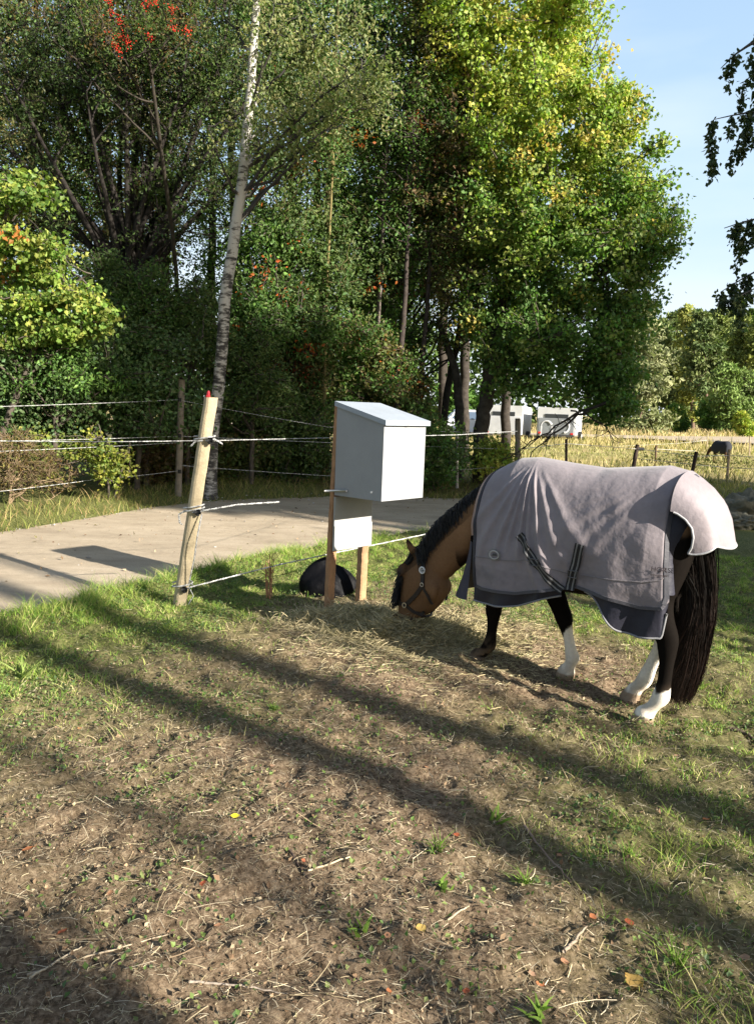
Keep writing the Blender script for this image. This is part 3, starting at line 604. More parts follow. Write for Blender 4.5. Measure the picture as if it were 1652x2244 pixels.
# weeping birch at the right edge
def weeping():
    rng = np.random.default_rng(401); f0 = np.array([6.9, 8.6, float(gz(6.9, 8.6)) - .05])
    root = thing('weeping_birch', 'birch standing past the right edge with drooping leafy twigs against the sky', 'birch', f0)
    tm = MB(); top = f0 + np.array([.3, .3, 9.5]); tp_ = [f0, f0 + (.05, 0, 3), f0 + (.1, .15, 6), top]
    P, rr = interp_path(tp_, [.17, .14, .09, .02], 20); tm.tube(P, rr, 9, col=(.5, .48, .44))
    LV = []; LC = []
    lims = [(1655, 70, 1600, 150, 5, 75), (1700, 120, 1650, 180, 6, 110), (1720, 240, 1585, 262, 12, 120), (1740, 270, 1640, 300, 12, 130), (1720, 470, 1608, 500, 7, 60), (1740, 480, 1650, 520, 6, 70), (1730, 560, 1600, 640, 9, 50), (1740, 600, 1640, 650, 8, 60), (1760, 10, 1690, 60, 6, 150), (1800, 350, 1700, 380, 6, 160)]
    for x0, y0, x1, y1, k, dl in lims:
        e = at(x1 - 22, y1, 8.6 + rng.uniform(-.3, .3)); s_ = at(x0, y0, 8.6); z0 = min(max(s_[2] - .4, f0[2] + 1), top[2] - .3); base_ = P[np.abs(P[:, 2] - z0).argmin()]
        Lm, lr = interp_path([base_, s_, (s_ + e) / 2 + (0, 0, .04), e], [.04, .02, .01, .004], 22); tm.tube(Lm, lr, 5, col=(.12, .09, .07))
        for q in range(int(k * 3)):
            a = Lm[rng.integers(9, 22)]; ln = dl * 8.6 / FV * rng.uniform(.35, 1.15); m = max(4, int(ln / .05))
            sw = rng.normal(0, .05, 2); zz = np.linspace(0, 1, m)[:, None]
            S = a + np.concatenate([zz * sw[0] + .05 * np.sin(zz * 5 + q) * zz, zz * sw[1], -zz * ln], 1)
            tm.tube(S, np.linspace(.004, .0015, m), 3, cap=False, col=(.1, .06, .05))
            nlv = int(ln * 190) + 12; t_ = rng.random(nlv); LV.append(a + np.stack([np.interp(t_, zz[:, 0], S[:, i] - a[i]) for i in range(3)], -1) + rng.normal(0, .022, (nlv, 3)))
    tm.build('trunk', M_birch, root, smooth=True, attrs={'dark': np.full(len(np.concatenate(tm.V)), .35)})
    Pp = np.concatenate(LV); n = len(Pp); c = np.array([(.035, .06, .03), (.05, .08, .03), (.08, .1, .03)])[rng.integers(0, 3, n)] * rng.uniform(.7, 1.2, (n, 1))
    V, F, cv = leafmesh(Pp, rng.uniform(.04, .068, n), c, .9, .75, rng); mk('crown', V, F, M_leaf, root, cv)
weeping()

# trees behind and beside the viewer: they stripe the plot with shade
def shader(c, a, z0, z1, rc, r0, seed, n=9000, leaf=.3, label='', nm='pine_tree'):
    p = c * np.array([.609, .793]) + a * np.array([-.793, .609]); f0 = np.array([p[0], p[1], -.1])
    h = (z0 + z1) / 2
    tree(nm, label, 'tree', [([f0, f0 + (.05, 0, z0), f0 + (0, .1, z1 - .5)], [r0, r0 * .9, .03])], [(p[0], p[1], h, rc, rc, (z1 - z0) / 2, 1)], PINE, seed, nl=22, nc=n // 45, per=45, spread=.15 if c < 0 else .35, leaf=leaf, wid=.6, group='trees outside the view')
for i, q in enumerate([(-.8, -7.5, .2, 8.5, 2.15, .2, 44000, .2), (9.0, -17, 10.9, 17, 1.6, .15, 8000, .35), (2.3, -10, 3.0, 4.5, .9, .03, 1100, .16), (1.8, -19, 17, 20, .8, .06, 1500, .3), (3.95, -20, 19, 22, .8, .07, 1500, .3), (2.98, -21, 19, 22, .8, .05, 1500, .3), (2.62, -13.5, 13, 17, 1.2, .145, 3000, .35), (3.36, -16.5, 15.5, 19, 1.2, .165, 3000, .35),
                       (8.7, -8.5, .4, 6.4, 2.5, .15, 15000, .22), (11.5, -17, 7, 15, 2.4, .2, 8000, .4), (15, -16, 6, 14.5, 2.4, .2, 7000, .4), (18.5, -17, 6, 13.5, 2.2, .2, 6000, .4), (22, -15, 5, 12, 2.2, .2, 6000, .4)]):
    shader(q[0], q[1], q[2], q[3], q[4], q[5], 500 + i, q[6], q[7], 'tree standing behind the camera, its shade falls across the plot')
# ------------------------------------------------------------------ feed box on two stakes
def quadbox(mb, c8, col=None):
    mb.add(np.array(c8), np.array([[0, 3, 2, 1], [4, 5, 6, 7], [0, 1, 5, 4], [1, 2, 6, 5], [2, 3, 7, 6], [3, 0, 4, 7]]), col)
A0 = np.array([-.35, 6.06]); WD = np.array([.65, .76]); WD /= np.linalg.norm(WD); ND = np.array([.76, -.65]); ND /= np.linalg.norm(ND)
def bp3(a, b_, z): p = A0 + WD * a + ND * b_; return (p[0], p[1], z)
fb = thing('feed_box', 'light grey metal box with sloping lid mounted high on two wooden stakes', 'feed box', (A0[0], A0[1], 0.02))
AX = [[WD[0], WD[1], 0], [ND[0], ND[1], 0], [0, 0, 1]]
def stake(a, b_, z0, z1, wd, th, lean, col, nm='post'):
    mb = MB(); rng = np.random.default_rng(int(a * 100) + 3); n = 24; V = []
    for k in range(n):
        t_ = k / (n - 1); z = z0 + (z1 - z0) * t_; cx = a + lean * (1 - t_); j = rng.normal(0, .0012, 2)
        for sx, sy in ((-1, -.7), (-.7, -1), (.7, -1), (1, -.7), (1, .7), (.7, 1), (-.7, 1), (-1, .7)):
            V.append(bp3(cx + sx * wd / 2 + j[0], b_ + sy * th / 2 + j[1], z))
    F = [[k * 8 + i, k * 8 + (i + 1) % 8, k * 8 + 8 + (i + 1) % 8, k * 8 + 8 + i] for k in range(n - 1) for i in range(8)]
    mb.add(V, [np.array(F), np.array([[(n - 1) * 8 + i for i in range(8)]])], col); return mb.build(nm, M_wood, fb)
stake(.07, -.012, -.12, 1.655, .075, .05, -.06, (.36, .2, .105), 'post')
stake(.385, .0, -.12, .6, .075, .07, -.015, (.33, .2, .11), 'post')
GW = (.28, .288, .298)
mb = MB(); b0, d_, w_ = .028, .47, .49; zb, zf, zk = .972, 1.55, 1.665; a0 = .0
def prism(mb, a1, a2, b1, b2, zlo, zk_, zf_, col):
    quadbox(mb, [bp3(a1, b1, zlo), bp3(a2, b1, zlo), bp3(a2, b2, zlo), bp3(a1, b2, zlo), bp3(a1, b1, zk_), bp3(a2, b1, zk_), bp3(a2, b2, zf_), bp3(a1, b2, zf_)], col)
prism(mb, a0, a0 + w_, b0, b0 + d_, zb, zk, zf, GW); mb.build('cabinet', M_metal, fb)
mb = MB(); prism(mb, a0 - .012, a0 + w_ + .012, b0 - .006, b0 + d_ + .022, zk, zk + .018, zf + .014, (.6, .62, .66))
# lid: sloping plate with turned down lips
V = []
mb = MB()
def lidz(b_): return zk + (zf - zk) * (b_ - b0) / d_
L1, L2, B1, B2 = a0 - .014, a0 + w_ + .014, b0 - .01, b0 + d_ + .024
quadbox(mb, [bp3(L1, B1, lidz(B1) + .003), bp3(L2, B1, lidz(B1) + .003), bp3(L2, B2, lidz(B2) + .003), bp3(L1, B2, lidz(B2) + .003), bp3(L1, B1, lidz(B1) + .016), bp3(L2, B1, lidz(B1) + .016), bp3(L2, B2, lidz(B2) + .016), bp3(L1, B2, lidz(B2) + .016)], (.30, .335, .38))
for (p1, p2, q1, q2) in ((L1, L2, B2 + .001, B2 + .005), (L1 - .004, L1 - .0005, B1, B2 + .005), (L2 + .0005, L2 + .004, B1, B2 + .005)):
    quadbox(mb, [bp3(p1, q1, lidz(q1) - .02), bp3(p2, q1, lidz(q1) - .02), bp3(p2, q2, lidz(q2) - .02), bp3(p1, q2, lidz(q2) - .02), bp3(p1, q1, lidz(q1) + .0155), bp3(p2, q1, lidz(q1) + .0155), bp3(p2, q2, lidz(q2) + .0155), bp3(p1, q2, lidz(q2) + .0155)], (.30, .335, .38))
mb.build('lid', M_metal, fb)
mb = MB(); mb.box(bp3(.205, .04, .75), (.43, .012, .42), ax=AX, col=(.32, .32, .31)); mb.build('back_board', M_metal, fb)
mb = MB(); mb.box(bp3(.205, .051, .64), (.432, .006, .19), ax=AX, col=(.36, .36, .35)); mb.build('lit_board_part', M_metal, fb)  # paler sheet: sunlight on the lower part of the board, put into colour
mb = MB(); mb.tube([bp3(-.045, -.03, 1.0), bp3(-.022, .05, 1.008), bp3(-.018, .17, 1.02)], .009, 8, col=(.5, .5, .5)); mb.build('bolt', vcmat('galvanised_steel', .35, .5, metal=.9), fb, smooth=True)
mb = MB(); mb.box(bp3(-.003, .40, 1.03), (.006, .012, .012), ax=AX, col=(.8, .8, .8)); mb.build('rivet', M_metal, fb); mb = MB(); mb.box(bp3(.245, b0 + d_ + .028, 1.53), (.03, .006, .016), ax=AX, col=(.3, .3, .3)); mb.build('lid_catch', M_metal, fb)

# black plastic sack behind the stakes
n1, n2 = 40, 56; V = []
for i in range(n1):
    v = i / (n1 - 1); z = -.02 + .345 * v
    for j in range(n2):
        th = j / n2 * 6.2832
        rr = math.sqrt(max(.02, 1 - max(0, v - .35) ** 2 / .44)) * (.86 + .14 * math.sin(v * 3.1))
        cr_ = .3 * (float(fbm(math.cos(th) * 2.2 + 7, math.sin(th) * 2.2 + v * 3 + 9, 14, 4, .6)) - .5) + .045 * math.sin(th * 5 + v * 5) * v + .03 * math.sin(th * 9 - v * 9) + .06 * float(vnoise(th * 2.3 + 40, v * 6, 3)) + .05 * float(vnoise(math.cos(th) * 5 + 9, math.sin(th) * 5 + v * 7, 12))
        rr = rr * (1 + cr_)
        x = .245 * rr * math.cos(th); y = .17 * rr * math.sin(th)
        zz = z + .05 * math.exp(-((th - 3.4) / .5) ** 2) * v - .02 * math.cos(th) * v + .03 * math.exp(-((th - 5.9) / .35) ** 2) * v
        V.append((-.37 + x, 6.56 + y, .0 + zz))
F = [[i * n2 + j, i * n2 + (j + 1) % n2, (i + 1) * n2 + (j + 1) % n2, (i + 1) * n2 + j] for i in range(n1 - 1) for j in range(n2)]
M_sack = vcmat('black_plastic', .6, .3, bump=.5, bscale=35)
M_sack.node_tree.nodes['Principled BSDF'].inputs['Specular IOR Level'].default_value = .12
o = mk('plastic_sack', V, [np.array(F), np.array([[(n1 - 1) * n2 + j for j in range(n2)]])], M_sack, None, np.tile((.003, .003, .004), (len(V), 1)), True, origin=(-.37, 6.56, 0))
tag(o, 'slumped black plastic sack in the grass behind the feed box stakes', 'sack')

# ------------------------------------------------------------------ fences
def roped(mb, pts, r=.003, sag=0, seed=0):
    """braided rope: two twisted strands, white with dark flecks"""
    P, _ = interp_path(pts, [1] * len(pts), 40) if len(pts) > 2 else (np.linspace(pts[0], pts[1], 40), 0)
    t_ = np.linspace(0, 1, 40); P = P.copy(); P[:, 2] -= sag * 4 * t_ * (1 - t_)
    ln = np.linalg.norm(P[-1] - P[0]); m = int(min(700, max(40, ln / .02)))
    tt = np.linspace(0, 1, m); Q = np.stack([np.interp(tt, t_, P[:, k]) for k in range(3)], -1)
    d = (P[-1] - P[0]) / (ln + 1e-9); s_ = np.cross(d, [0, 0, 1.]); s_ /= np.linalg.norm(s_) + 1e-9; u_ = np.cross(s_, d)
    ph = tt * ln / .05 * 6.283
    for k in range(2):
        S = Q + (np.cos(ph + k * math.pi)[:, None] * s_ + np.sin(ph + k * math.pi)[:, None] * u_) * r * .6
        V, F = tubes(S[None], np.full((1, m), r * .75), 5)
        c = np.tile((.5, .5, .48), (m, 1)); c[(np.arange(m) % 4 == k)] = (.12, .12, .13)
        mb.add(V, F, np.repeat(c, 5, 0))
def post(parent, a, b_, r, col, nm='post', square=False, rot=0.):
    a = np.array(a, float); b_ = np.array(b_, float); mb = MB(); n = 4 if square else 10
    if square:
        V = []; k = 26; rng = np.random.default_rng(4)
        for i in range(k):
            c_ = a + (b_ - a) * i / (k - 1); j = rng.normal(0, .0012, 2)
            for q in range(8):
                th = rot + [.6, .97, 2.17, 2.54, 3.74, 4.11, 5.31, 5.68][q]; V.append(c_ + np.array([math.cos(th) * r * 1.25 + j[0], math.sin(th) * r + j[1], 0]))
        F = [[i * 8 + q, i * 8 + (q + 1) % 8, i * 8 + 8 + (q + 1) % 8, i * 8 + 8 + q] for i in range(k - 1) for q in range(8)]
        mb.add(V, [np.array(F), np.array([[(k - 1) * 8 + q for q in range(8)]])], col)
    else:
        P = np.linspace(a, b_, 12); rr = r * (1 + .05 * np.sin(np.arange(12) * 2.1)); mb.tube(P, rr, n, col=col)
    return mb.build(nm, M_wood, parent, smooth=not square)
# near fence with the leaning post
pb, pt = np.array([-1.55, 6.16, -.08]), at(463, 871, 6.16)
nf = thing('electric_fence', 'leaning squared pale wood post with white braided ropes tied round it', 'fence', (pb[0], pb[1], 0.0))
pp = post(nf, pb, pt, .043, (.45, .37, .24), 'post', True, .5)
def onpost(y): t_ = (y - 1335) / (871 - 1335); return pb + (pt - pb) * t_
mb = MB(); c0 = pt + np.array([-.018, -.02, .0]); mb.box(c0 + (0, 0, .006), (.032, .032, .02), bev=.005, col=(.35, .02, .025)); mb.tube([c0 + (0, 0, .012), c0 + (.002, 0, .034), c0 + (.003, 0, .05)], [.014, .013, .007], 8, col=(.33, .015, .025)); mb.build('end_cap', M_plain, nf, smooth=False)
def wrap(mb, c_, r_, tilt=.0, turns=1.5):
    th = np.linspace(0, turns * 6.283, 40); P = c_ + np.stack([np.cos(th) * r_ * 1.15, np.sin(th) * r_, th * .004 + tilt * np.cos(th)], -1); V, F = tubes(P[None], np.full((1, 40), .006), 5); cc = np.tile((.48, .48, .46), (40, 1)); cc[::3] = (.2, .2, .2); mb.add(V, F, np.repeat(cc, 5, 0))
k1 = onpost(958); k2 = onpost(1106); k3 = onpost(1265)
mb = MB(); fr = np.array([.0, -.06, 0])
roped(mb, [at(-120, 964, 5.6), k1 + fr], sag=.01); roped(mb, [k1 + fr + (.03, 0, 0), at(1000, 953, 6.9)], sag=.0); roped(mb, [at(1000, 953, 6.9), at(1133, 945, 10.)], sag=.0)
wrap(mb, k1, .07, .01); roped(mb, [k1 + fr + (.02, 0, .0), k1 + fr + (.09, 0, .012), k1 + fr + (.15, .0, -.02)], r=.006); roped(mb, [k1 + fr, k1 + fr + (-.06, 0, -.01), k1 + fr + (-.09, 0, -.045)], r=.006)
mb.build('upper_rope', M_rope, nf)
mb = MB(); wrap(mb, k2, .07, .012, 2); roped(mb, [k2 + fr, at(520, 1106, 6.1), at(612, 1100, 6.15)], r=.006)
roped(mb, [k2 + (-.05, -.05, .01), k2 + (-.11, -.03, -.02), k2 + (-.1, -.03, -.09), k2 + (-.085, -.02, -.1)], r=.006)
roped(mb, [k2 + (.075, -.05, -.01), at(432, 1180, 6.05), at(428, 1215, 6.05), k3 + (.06, -.05, .02)], r=.005)
mb.build('middle_rope', M_rope, nf)
mb = MB(); wrap(mb, k3, .068, .01); roped(mb, [k3 + (.04, -.05, 0), at(600, 1240, 6.3), at(730, 1212, 6.7)], r=.0055); roped(mb, [at(730, 1212, 6.7), at(840, 1190, 7.1), at(945, 1168, 7.6)], r=.0055)
roped(mb, [k3 + (.07, -.05, .0), k3 + (.1, -.05, -.06), k3 + (.06, -.05, -.13)], r=.003)
mb.build('lower_rope', M_rope, nf)
for kk in (k1 + (.055, -.06, 0), k2 + (.045, -.06, .003), k3 + (.03, -.06, -.012)):
    mb = MB(); mb.tube([kk - (.02, 0, 0), kk + (.022, 0, .004)], [.02, .018], 8, col=(.012, .012, .012)); mb.tube([kk - (.0, 0, .025), kk + (.0, 0, .025)], [.013, .013], 8, col=(.012, .012, .012)); mb.build('insulator', M_plain, nf, smooth=True)
# fence along the far side of the road
ff = thing('rope_fence', 'grey round-post rope fence along the far side of the road before the bushes', 'fence', foot(395, 13.6))
GP = (.2, .17, .13)
def fpost(par, x0, y0, x1, y1, Y, r, col=GP): return post(par, at(x0, y0, Y), at(x1, y1, Y), r, col)
fpost(ff, 391, 1090, 399, 832, 13.2, .055)
fpost(ff, 1001, 1070, 1001, 952, 15.6, .03, (.3, .28, .25)); fpost(ff, 1133, 1090, 1134, 917, 16, .055)
LY = [(878, 13.15), (955, 13.15), (1020, 13.15)]
for nm, segs in (('top_rope', [((-80, 893, 10.5), (390, 876, 13.1)), ((399, 878, 13.1), (720, 936, 15)), ((720, 936, 15), (1133, 950, 16))]),
                 ('middle_rope', [((-80, 968, 10.5), (390, 956, 13.1)), ((399, 956, 13.1), (1133, 985, 16))]),
                 ('second_rope', [((-80, 992, 10.5), (390, 970, 13.1)), ((399, 1020, 13.1), (760, 1045, 15)), ((760, 1045, 15), (1133, 1020, 16))]),
                 ('lower_rope', [((-80, 1085, 10.5), (200, 1052, 12)), ((200, 1052, 12), (390, 1032, 13.1))])):
    mb = MB()
    for a, b_ in segs: roped(mb, [at(*a), at(*b_)], r=.0036, sag=.01)
    mb.build(nm, M_rope, ff)
for y in (876, 955, 1033):
    mb = MB(); p = at(395, y, 13.1); mb.tube([p + (0, -.03, -.03), p + (0, -.03, .03)], .028, 8, col=(.012, .012, .012)); mb.build('insulator', M_plain, ff)
# paddock fence in the field, right
pf = thing('paddock_fence', 'field fence of dark stakes and thin wires behind the horse rug', 'fence', foot(1395, 24))
DK = (.05, .035, .03)
stk = [(1240, 1035, 1240, 962, 22, .035, DK), (1384, 1040, 1396, 974, 24, .06, DK), (1434, 1030, 1437, 976, 27, .035, (.12, .08, .05)), (1508, 1072, 1525, 990, 20, .045, DK), (1590, 1072, 1597, 985, 21, .035, (.4, .3, .2)),
       (1352, 1012, 1354, 968, 40, .03, (.3, .24, .17)), (1480, 1010, 1481, 960, 42, .03, (.3, .24, .17)), (1548, 1000, 1549, 950, 45, .03, (.35, .3, .2)), (1640, 1020, 1642, 955, 38, .03, (.35, .28, .2))]
for s_ in stk: fpost(pf, *s_)
mb = MB()
for a, b_ in (((1133, 985, 16), (1240, 972, 22)), ((1240, 972, 22), (1396, 984, 24)), ((1396, 984, 24), (1525, 1000, 20)), ((1525, 1000, 20), (1597, 998, 21)), ((1597, 998, 21), (1700, 1005, 20)),
              ((1396, 1005, 24), (1520, 1018, 20)), ((1520, 1018, 20), (1594, 1025, 21)), ((1594, 1025, 21), (1700, 1030, 20)), ((1437, 984, 27), (1548, 990, 45)), ((1354, 978, 40), (1480, 972, 42)), ((1480, 972, 42), (1549, 965, 45)), ((1549, 965, 45), (1642, 970, 38))):
    mb.tube(np.linspace(at(*a), at(*b_), 6), .008, 4, col=(.5, .48, .42))
mb.build('wire', M_rope, pf)
mb = MB(); p = at(1404, 984, 24); mb.tube([p - (.1, 0, 0), p + (.08, 0, 0)], .05, 8, col=(.01, .01, .01)); mb.build('insulator', M_plain, pf)

# ------------------------------------------------------------------ horse trailers and a car, far off
def trailer(name, label, x, Y, wpx, hpx, ybase, deco, yaw=-.35):
    c = at(x, ybase, Y); s_ = Y / FV; Wd = wpx * s_; H = hpx * s_; D = 3.4
    r_ = thing(name, label, 'horse trailer', (c[0], c[1], c[2]))
    r_.rotation_euler = (0, 0, yaw)
    def L(mb, nm, mat, **k): return mk(nm, np.concatenate(mb.V), [np.concatenate(f) for f in mb.F.values()], mat, None, np.concatenate(mb.C), **k)
    def part(mb, nm, mat, smooth=False):
        o = L(mb, nm, mat, smooth=smooth); o.parent = r_; return o
    mb = MB(); n = 10; prof = [(-Wd / 2, .45)] + [(-Wd / 2 + .12 * (1 - math.cos(a)), H - .22 + .22 * math.sin(a)) for a in np.linspace(0, 1.57, 6)] + [(Wd / 2 - .12 * (1 - math.cos(a)), H - .22 + .22 * math.sin(a)) for a in np.linspace(1.57, 0, 6)] + [(Wd / 2, .45)]
    m = len(prof); V = [(px, -D / 2, pz) for px, pz in prof] + [(px, D / 2, pz * .97 + .01) for px, pz in prof]
    mb.add(V, [np.array([[i, i + 1, m + i + 1, m + i] for i in range(m - 1)] + [[m - 1, 0, m, 2 * m - 1]]), np.array([list(range(m))[::-1], [m + i for i in range(m)]])], (.5, .51, .52)); part(mb, 'body', M_metal)
    mb = MB(); mb.box((0, -D / 2 - .03, .45 + (H - .9) * .42), (Wd * .92, .05, (H - .9) * .85), col=(.2, .215, .23) if deco else (.45, .46, .48), bev=.015); rp = part(mb, 'ramp', M_metal)
    if deco:
        zc_ = .45 + (H - .9) * .42
        for (cx, r1, a0_, a1_) in ((Wd * .18, .36, -1.3, 1.9), (-Wd * .25, .3, .3, 3.1)):
            th = np.linspace(a0_, a1_, 20); P = np.stack([cx + np.cos(th) * r1, np.full(20, -D / 2 - .06), zc_ + np.sin(th) * r1], -1); mb = MB(); mb.tube(P, np.linspace(.07, .02, 20), 5, col=(.6, .6, .62)); part(mb, 'decal', M_metal)
        for cx in (-.38, -.1): mb = MB(); mb.box((cx * Wd, -D / 2 - .062, zc_ - .3), (.09, .012, .6), col=(.6, .6, .62)); part(mb, 'decal', M_metal)
    mb = MB(); mb.box((0, -D / 2 - .02, H - .5), (Wd * .6, .04, .24), col=(.04, .045, .05)); part(mb, 'window', vcmat('dark_glass', .1, .5))
    for sx in (-1, 1):
        mb = MB(); mb.tube([(sx * (Wd / 2 + .02), 0, .33), (sx * (Wd / 2 + .2), 0, .33)], .33, 18, col=(.02, .02, .02)); mb.tube([(sx * (Wd / 2 + .19), 0, .33), (sx * (Wd / 2 + .21), 0, .33)], .18, 14, col=(.5, .5, .5)); part(mb, 'wheel', M_plain)
        mb = MB(); mb.box((sx * Wd * .42, -D / 2 - .06, .52), (.16, .04, .1), col=(.5, .02, .02)); part(mb, 'tail_light', M_plain)
    mb = MB(); mb.box((0, -D / 2 - .0, .38), (Wd * .96, .12, .12), col=(.05, .05, .05)); part(mb, 'chassis', M_plain); mb = MB(); mb.box((0, D / 2 + .7, .4), (.1, 1.4, .08), col=(.3, .3, .3)); part(mb, 'drawbar', M_plain)
    return r_
trailer('horse_trailer', 'plain white horse trailer, left one of the pair under the big tree', 1112, 50, 78, 76, 966, False)
trailer('horse_trailer', 'white horse trailer with grey ramp and pale swirl emblem, right one of the pair', 1224, 49, 80, 72, 967, True)
cr_ = thing('parked_car', 'white and bluish vehicle half hidden by trunks left of the trailers', 'vehicle', at(1030, 962, 54)); cp_ = np.array(cr_.location)
mb = MB(); prof = [(-1.9, .35), (-1.9, .9), (-1.6, 1.35), (-1.1, 1.95), (1.1, 1.95), (1.75, 1.1), (2.2, .95), (2.25, .35)]; m = len(prof)
mb.add([(x, -.85, z) for x, z in prof] + [(x, .85, z) for x, z in prof], [np.array([[i, (i + 1) % m, m + (i + 1) % m, m + i] for i in range(m)]), np.array([list(range(m))[::-1], [m + i for i in range(m)]])], (.7, .72, .75)); o = mk('body', np.concatenate(mb.V) + cp_, [np.concatenate(f) for f in mb.F.values()], M_metal, cr_, np.concatenate(mb.C))
mb = MB(); mb.add(np.array([(-1.4, -.87, 1.35), (-1.0, -.87, 1.82), (1.0, -.87, 1.82), (1.5, -.87, 1.3)]) + cp_, np.array([[0, 3, 2, 1]]), (.08, .12, .18)); mb.build('window', M_plain, cr_)
for sx in (-1.2, 1.4):
    mb = MB(); mb.tube([cp_ + (sx, -.9, .33), cp_ + (sx, -.7, .33)], .33, 16, col=(.02, .02, .02)); mb.build('wheel', M_plain, cr_)

# ------------------------------------------------------------------ the horse
HA = rad(38); HH = np.array([-math.cos(HA), math.sin(HA), 0]); HL = np.array([-math.sin(HA), -math.cos(HA), 0]); HO = np.array([1.2, 4.66, 0])
def hw(P):
    P = np.asarray(P, float); return HO + P[..., 0:1] * HH + P[..., 1:2] * HL + P[..., 2:3] * np.array([0, 0, 1.])
def ringloft(rings, n=28, sub=5, pw=2.3):
    """rings: (front/top pt (s,z), back/bottom pt (s,z), half width, l centre)"""
    Rg = np.array([[a[0][0], a[0][1], a[1][0], a[1][1], a[2], (a[3] if len(a) > 3 else 0)] for a in rings], float)
    m = len(Rg); tt = np.linspace(0, m - 1, (m - 1) * sub + 1); i = np.minimum(tt.astype(int), m - 2); f = (tt - i)[:, None]
    g = lambda k: Rg[np.clip(k, 0, m - 1)]
    p0, p1, p2, p3 = g(i - 1), g(i), g(i + 1), g(i + 2)
    Q = .5 * ((2 * p1) + (-p0 + p2) * f + (2 * p0 - 5 * p1 + 4 * p2 - p3) * f ** 2 + (-p0 + 3 * p1 - 3 * p2 + p3) * f ** 3)
    th = np.arange(n) / n * 2 * np.pi; c = np.cos(th); s_ = np.sin(th)
    cx = np.sign(c) * np.abs(c) ** (2 / pw); sy = np.sign(s_) * np.abs(s_) ** (2 / pw)
    mid = (Q[:, 0:2] + Q[:, 2:4]) / 2; hv = (Q[:, 0:2] - Q[:, 2:4]) / 2
    S = mid[:, None] + hv[:, None] * cx[None, :, None]
    l_ = Q[:, 5][:, None] + np.maximum(Q[:, 4], .004)[:, None] * sy[None]
    V = np.stack([S[..., 0], l_, S[..., 1]], -1).reshape(-1, 3); k = len(Q)
    F = np.array([[a * n + b_, a * n + (b_ + 1) % n, (a + 1) * n + (b_ + 1) % n, (a + 1) * n + b_] for a in range(k - 1) for b_ in range(n)])
    return V, [F, np.array([list(range(n))[::-1], [(k - 1) * n + b_ for b_ in range(n)]])]
def limb(pts, n=16, sub=5):
    """pts (s,l,z,r_fore_aft,r_side)"""
    Pq = np.array(pts, float); m = len(Pq); tt = np.linspace(0, m - 1, (m - 1) * sub + 1); i = np.minimum(tt.astype(int), m - 2); f = (tt - i)[:, None]
    g = lambda k: Pq[np.clip(k, 0, m - 1)]
    p0, p1, p2, p3 = g(i - 1), g(i), g(i + 1), g(i + 2)
    Q = .5 * ((2 * p1) + (-p0 + p2) * f + (2 * p0 - 5 * p1 + 4 * p2 - p3) * f ** 2 + (-p0 + 3 * p1 - 3 * p2 + p3) * f ** 3)
    C3 = Q[:, :3]; T = np.gradient(C3, axis=0); T /= np.linalg.norm(T, axis=1, keepdims=True)
    side = np.cross(T, [1., 0, 0]); side /= np.linalg.norm(side, axis=1, keepdims=True) + 1e-9
    side = np.where(np.abs(T[:, :1]) > .98, np.array([[0, 1., 0]]), side); fa_ = np.cross(side, T)
    th = np.arange(n) / n * 2 * np.pi
    V = C3[:, None] + np.cos(th)[None, :, None] * fa_[:, None] * Q[:, 3][:, None, None] + np.sin(th)[None, :, None] * side[:, None] * Q[:, 4][:, None, None]
    k = len(Q); F = np.array([[a * n + b_, a * n + (b_ + 1) % n, (a + 1) * n + (b_ + 1) % n, (a + 1) * n + b_] for a in range(k - 1) for b_ in range(n)])
    return V.reshape(-1, 3), [F, np.array([list(range(n))[::-1], [(k - 1) * n + b_ for b_ in range(n)]])]
hb = MB()
hb.add(*ringloft([((-.70, 1.05), (-.68, .98), .05), ((-.665, 1.19), (-.655, .86), .15), ((-.60, 1.29), (-.60, .76), .21), ((-.50, 1.345), (-.5, .68), .245), ((-.35, 1.355), (-.35, .64), .255), ((-.18, 1.325), (-.18, .61), .265), ((0, 1.31), (0, .60), .27),
    ((.15, 1.325), (.15, .60), .26), ((.29, 1.35), (.28, .61), .235), ((.42, 1.33), (.40, .63), .2), ((.53, 1.25), (.52, .67), .175), ((.60, 1.13), (.60, .75), .13), ((.64, 1.0), (.64, .85), .06)], 32))
hb.add(*ringloft([((.36, 1.345), (.42, .80), .15), ((.50, 1.285), (.60, .82), .14), ((.62, 1.205), (.67, .775), .125), ((.74, 1.115), (.735, .705), .112), ((.86, 1.015), (.795, .635), .1), ((.97, .92), (.85, .585), .092), ((1.06, .80), (.885, .545), .086), ((1.115, .705), (.93, .53), .08), ((1.15, .64), (1.0, .47), .07)], 28))
